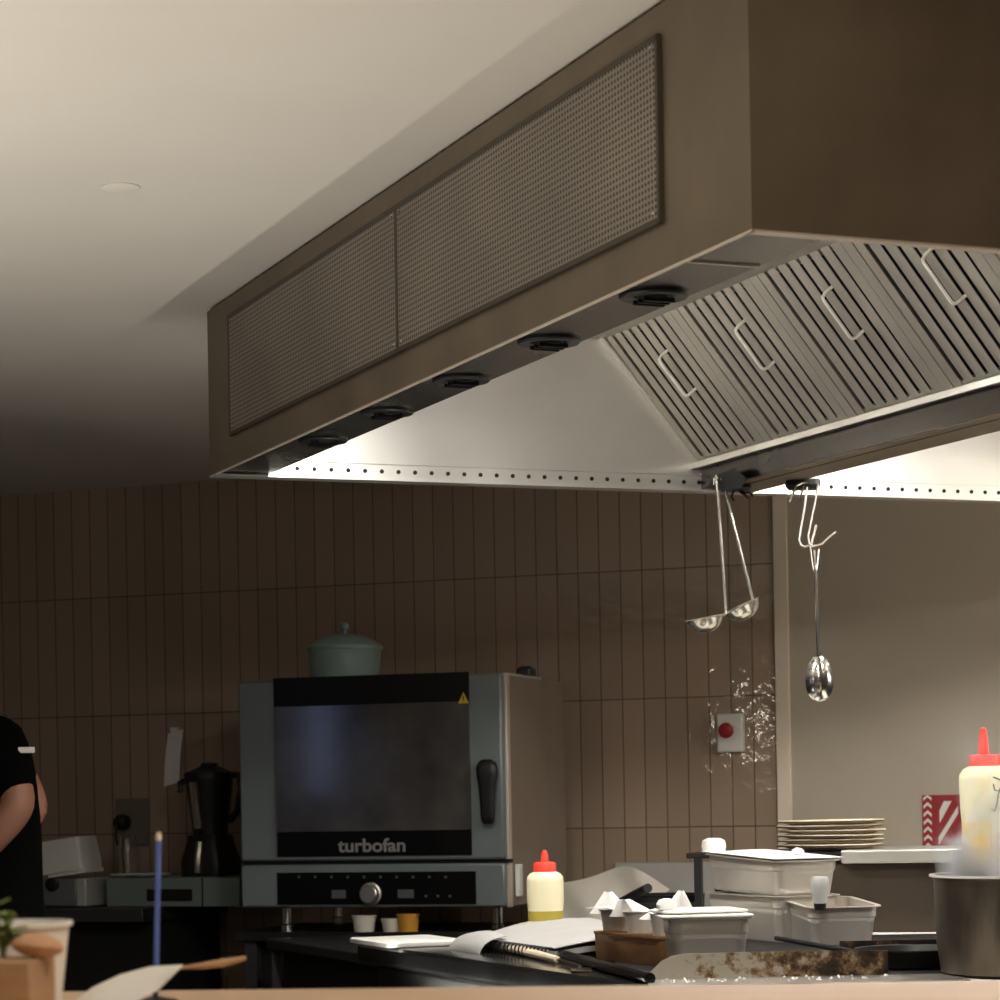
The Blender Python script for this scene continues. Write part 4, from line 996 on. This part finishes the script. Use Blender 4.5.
tj = [(pelv, .152), (Vector((pelv.x, PD - .1, .86)), .10), (kneeN, .078), (foot(-8, -.11) + Vector((0,0,.05)), .07), (Vector((pelv.x, PD + .1, .86)), .10), (kneeF, .078), (foot(-4, .11) + Vector((0,0,.05)), .07), (J(-7, 935), .15)]
skin('trousers', tj, [(0,1),(1,2),(2,3),(0,4),(4,5),(5,6),(0,7)], M_cloth, pr)
skin('hair', [(J(-114, 664), .07), (J(-124, 636), .085), (J(-142, 624), .075)], [(0,1),(1,2)], M_hair, pr, root=1)
q = J(26, 750, PD - .215) - feet
b = B(); b.box(-.018, .018, -.004, .02, -.007, .007, M=Matrix.Translation(q)); b.obj('sleeve_tag', M_white, pr)
# face, turned towards the bench on the left
hd = (head*.5 + crown*.5) - feet
b = B(); b.lathe([(.001, -.02), (.012, -.014), (.009, .01), (.003, .03)], 10, M=Matrix.Translation(hd + Vector((-.083, 0, -.02)))); b.obj('nose', M_skin, pr)
b = B(); b.box(-.086, -.07, -.02, .02, -.062, -.056, M=Matrix.Translation(hd)); b.obj('mouth', mat('lip_skin', srgb(140, 80, 72), .5), pr)
for s_ in (-1, 1):
    b = B(); b.lathe([(.001, -.009), (.008, -.006), (.01, 0), (.008, .006), (.001, .009)], 12, M=Matrix.Translation(hd + Vector((-.076, s_*.03, .01)))); b.obj('eye', M_white, pr)
    b = B(); b.lathe([(.001, -.028), (.014, -.02), (.017, .008), (.010, .026), (.001, .03)], 10, M=Matrix.Translation(hd + Vector((.01, s_*.086, -.01)))); b.obj('ear', M_skin, pr)

# ------------------------------------------------------------------ lights
LAMP_S = 215
M_lamp.node_tree.nodes['Principled BSDF'].inputs['Emission Strength'].default_value = LAMP_S
def point(name, loc, w, col, r=.06):
    l = bpy.data.lights.new(name, 'POINT'); l.energy = w; l.color = col; l.shadow_soft_size = r
    o = bpy.data.objects.new(name, l); COL.objects.link(o); o.location = loc; return o
def area(name, loc, target, w, col, sx, sy=None, spread=180):
    l = bpy.data.lights.new(name, 'AREA'); l.energy = w; l.color = col; l.size = sx; l.spread = math.radians(spread)
    l.shape = 'DISK' if sy is None else 'RECTANGLE'
    if sy: l.size_y = sy
    o = bpy.data.objects.new(name, l); COL.objects.link(o); o.location = loc
    o.rotation_euler = (Vector(target) - Vector(loc)).to_track_quat('-Z', 'Y').to_euler(); return o
# added ceiling fills, pendants over pass and dining side, added right fill
area('ceiling_fill', (-1.9, 3.9, .4), (-1.85, 3.8, 2), 15, (1, .96, .90), .8, spread=150)  # added upward lights without fixtures, brighten the ceiling
area('ceiling_fill', (-1.0, 3.1, .4), (-.95, 3.0, 2), 9, (1, .94, .86), .6, spread=150)
point('dining_lamp', (-3.3, 2.4, 1.66), 5, (1, .86, .70), .024)
point('pass_pendant', (.3, 1.5, 2.25), 19, (1, .91, .80), .08)
point('right_fill', (3.0, 5.6, 1.75), 28, (1, .92, .82), .10)  # added fill, brightens the right wall and the pans
area('blue_source', (-4.05, 3.5, 1.58), (-.5, 7.8, 1.5), .5, (.42, .55, 1), .13, .6)  # unseen blue source mirrored in the oven glass
w = bpy.data.worlds.new('dining_room_glow'); S.world = w; w.use_nodes = True
bg = w.node_tree.nodes['Background']; bg.inputs[0].default_value = (1, .82, .64, 1); bg.inputs[1].default_value = .02

# ------------------------------------------------------------------ camera
cam = bpy.data.cameras.new('camera'); co = bpy.data.objects.new('camera', cam); COL.objects.link(co)
cam.sensor_width = 36; cam.lens = 36 * FPX / 1000; cam.shift_y = (P0 - 500) / 1000
cam.clip_start = .05
co.matrix_world = Matrix.Translation((0, 0, CAM_H)) @ Matrix.Rotation(PI/2, 4, 'X') @ Matrix.Rotation(-math.asin(RS), 4, 'Z')
cam.dof.use_dof = True; cam.dof.focus_distance = 5.0; cam.dof.aperture_fstop = 11
S.camera = co
S.view_settings.view_transform = 'Standard'; S.view_settings.look = 'None'; S.view_settings.gamma = 1; S.view_settings.exposure = 0.45
try: S.view_settings.use_curve_mapping = False
except Exception: pass
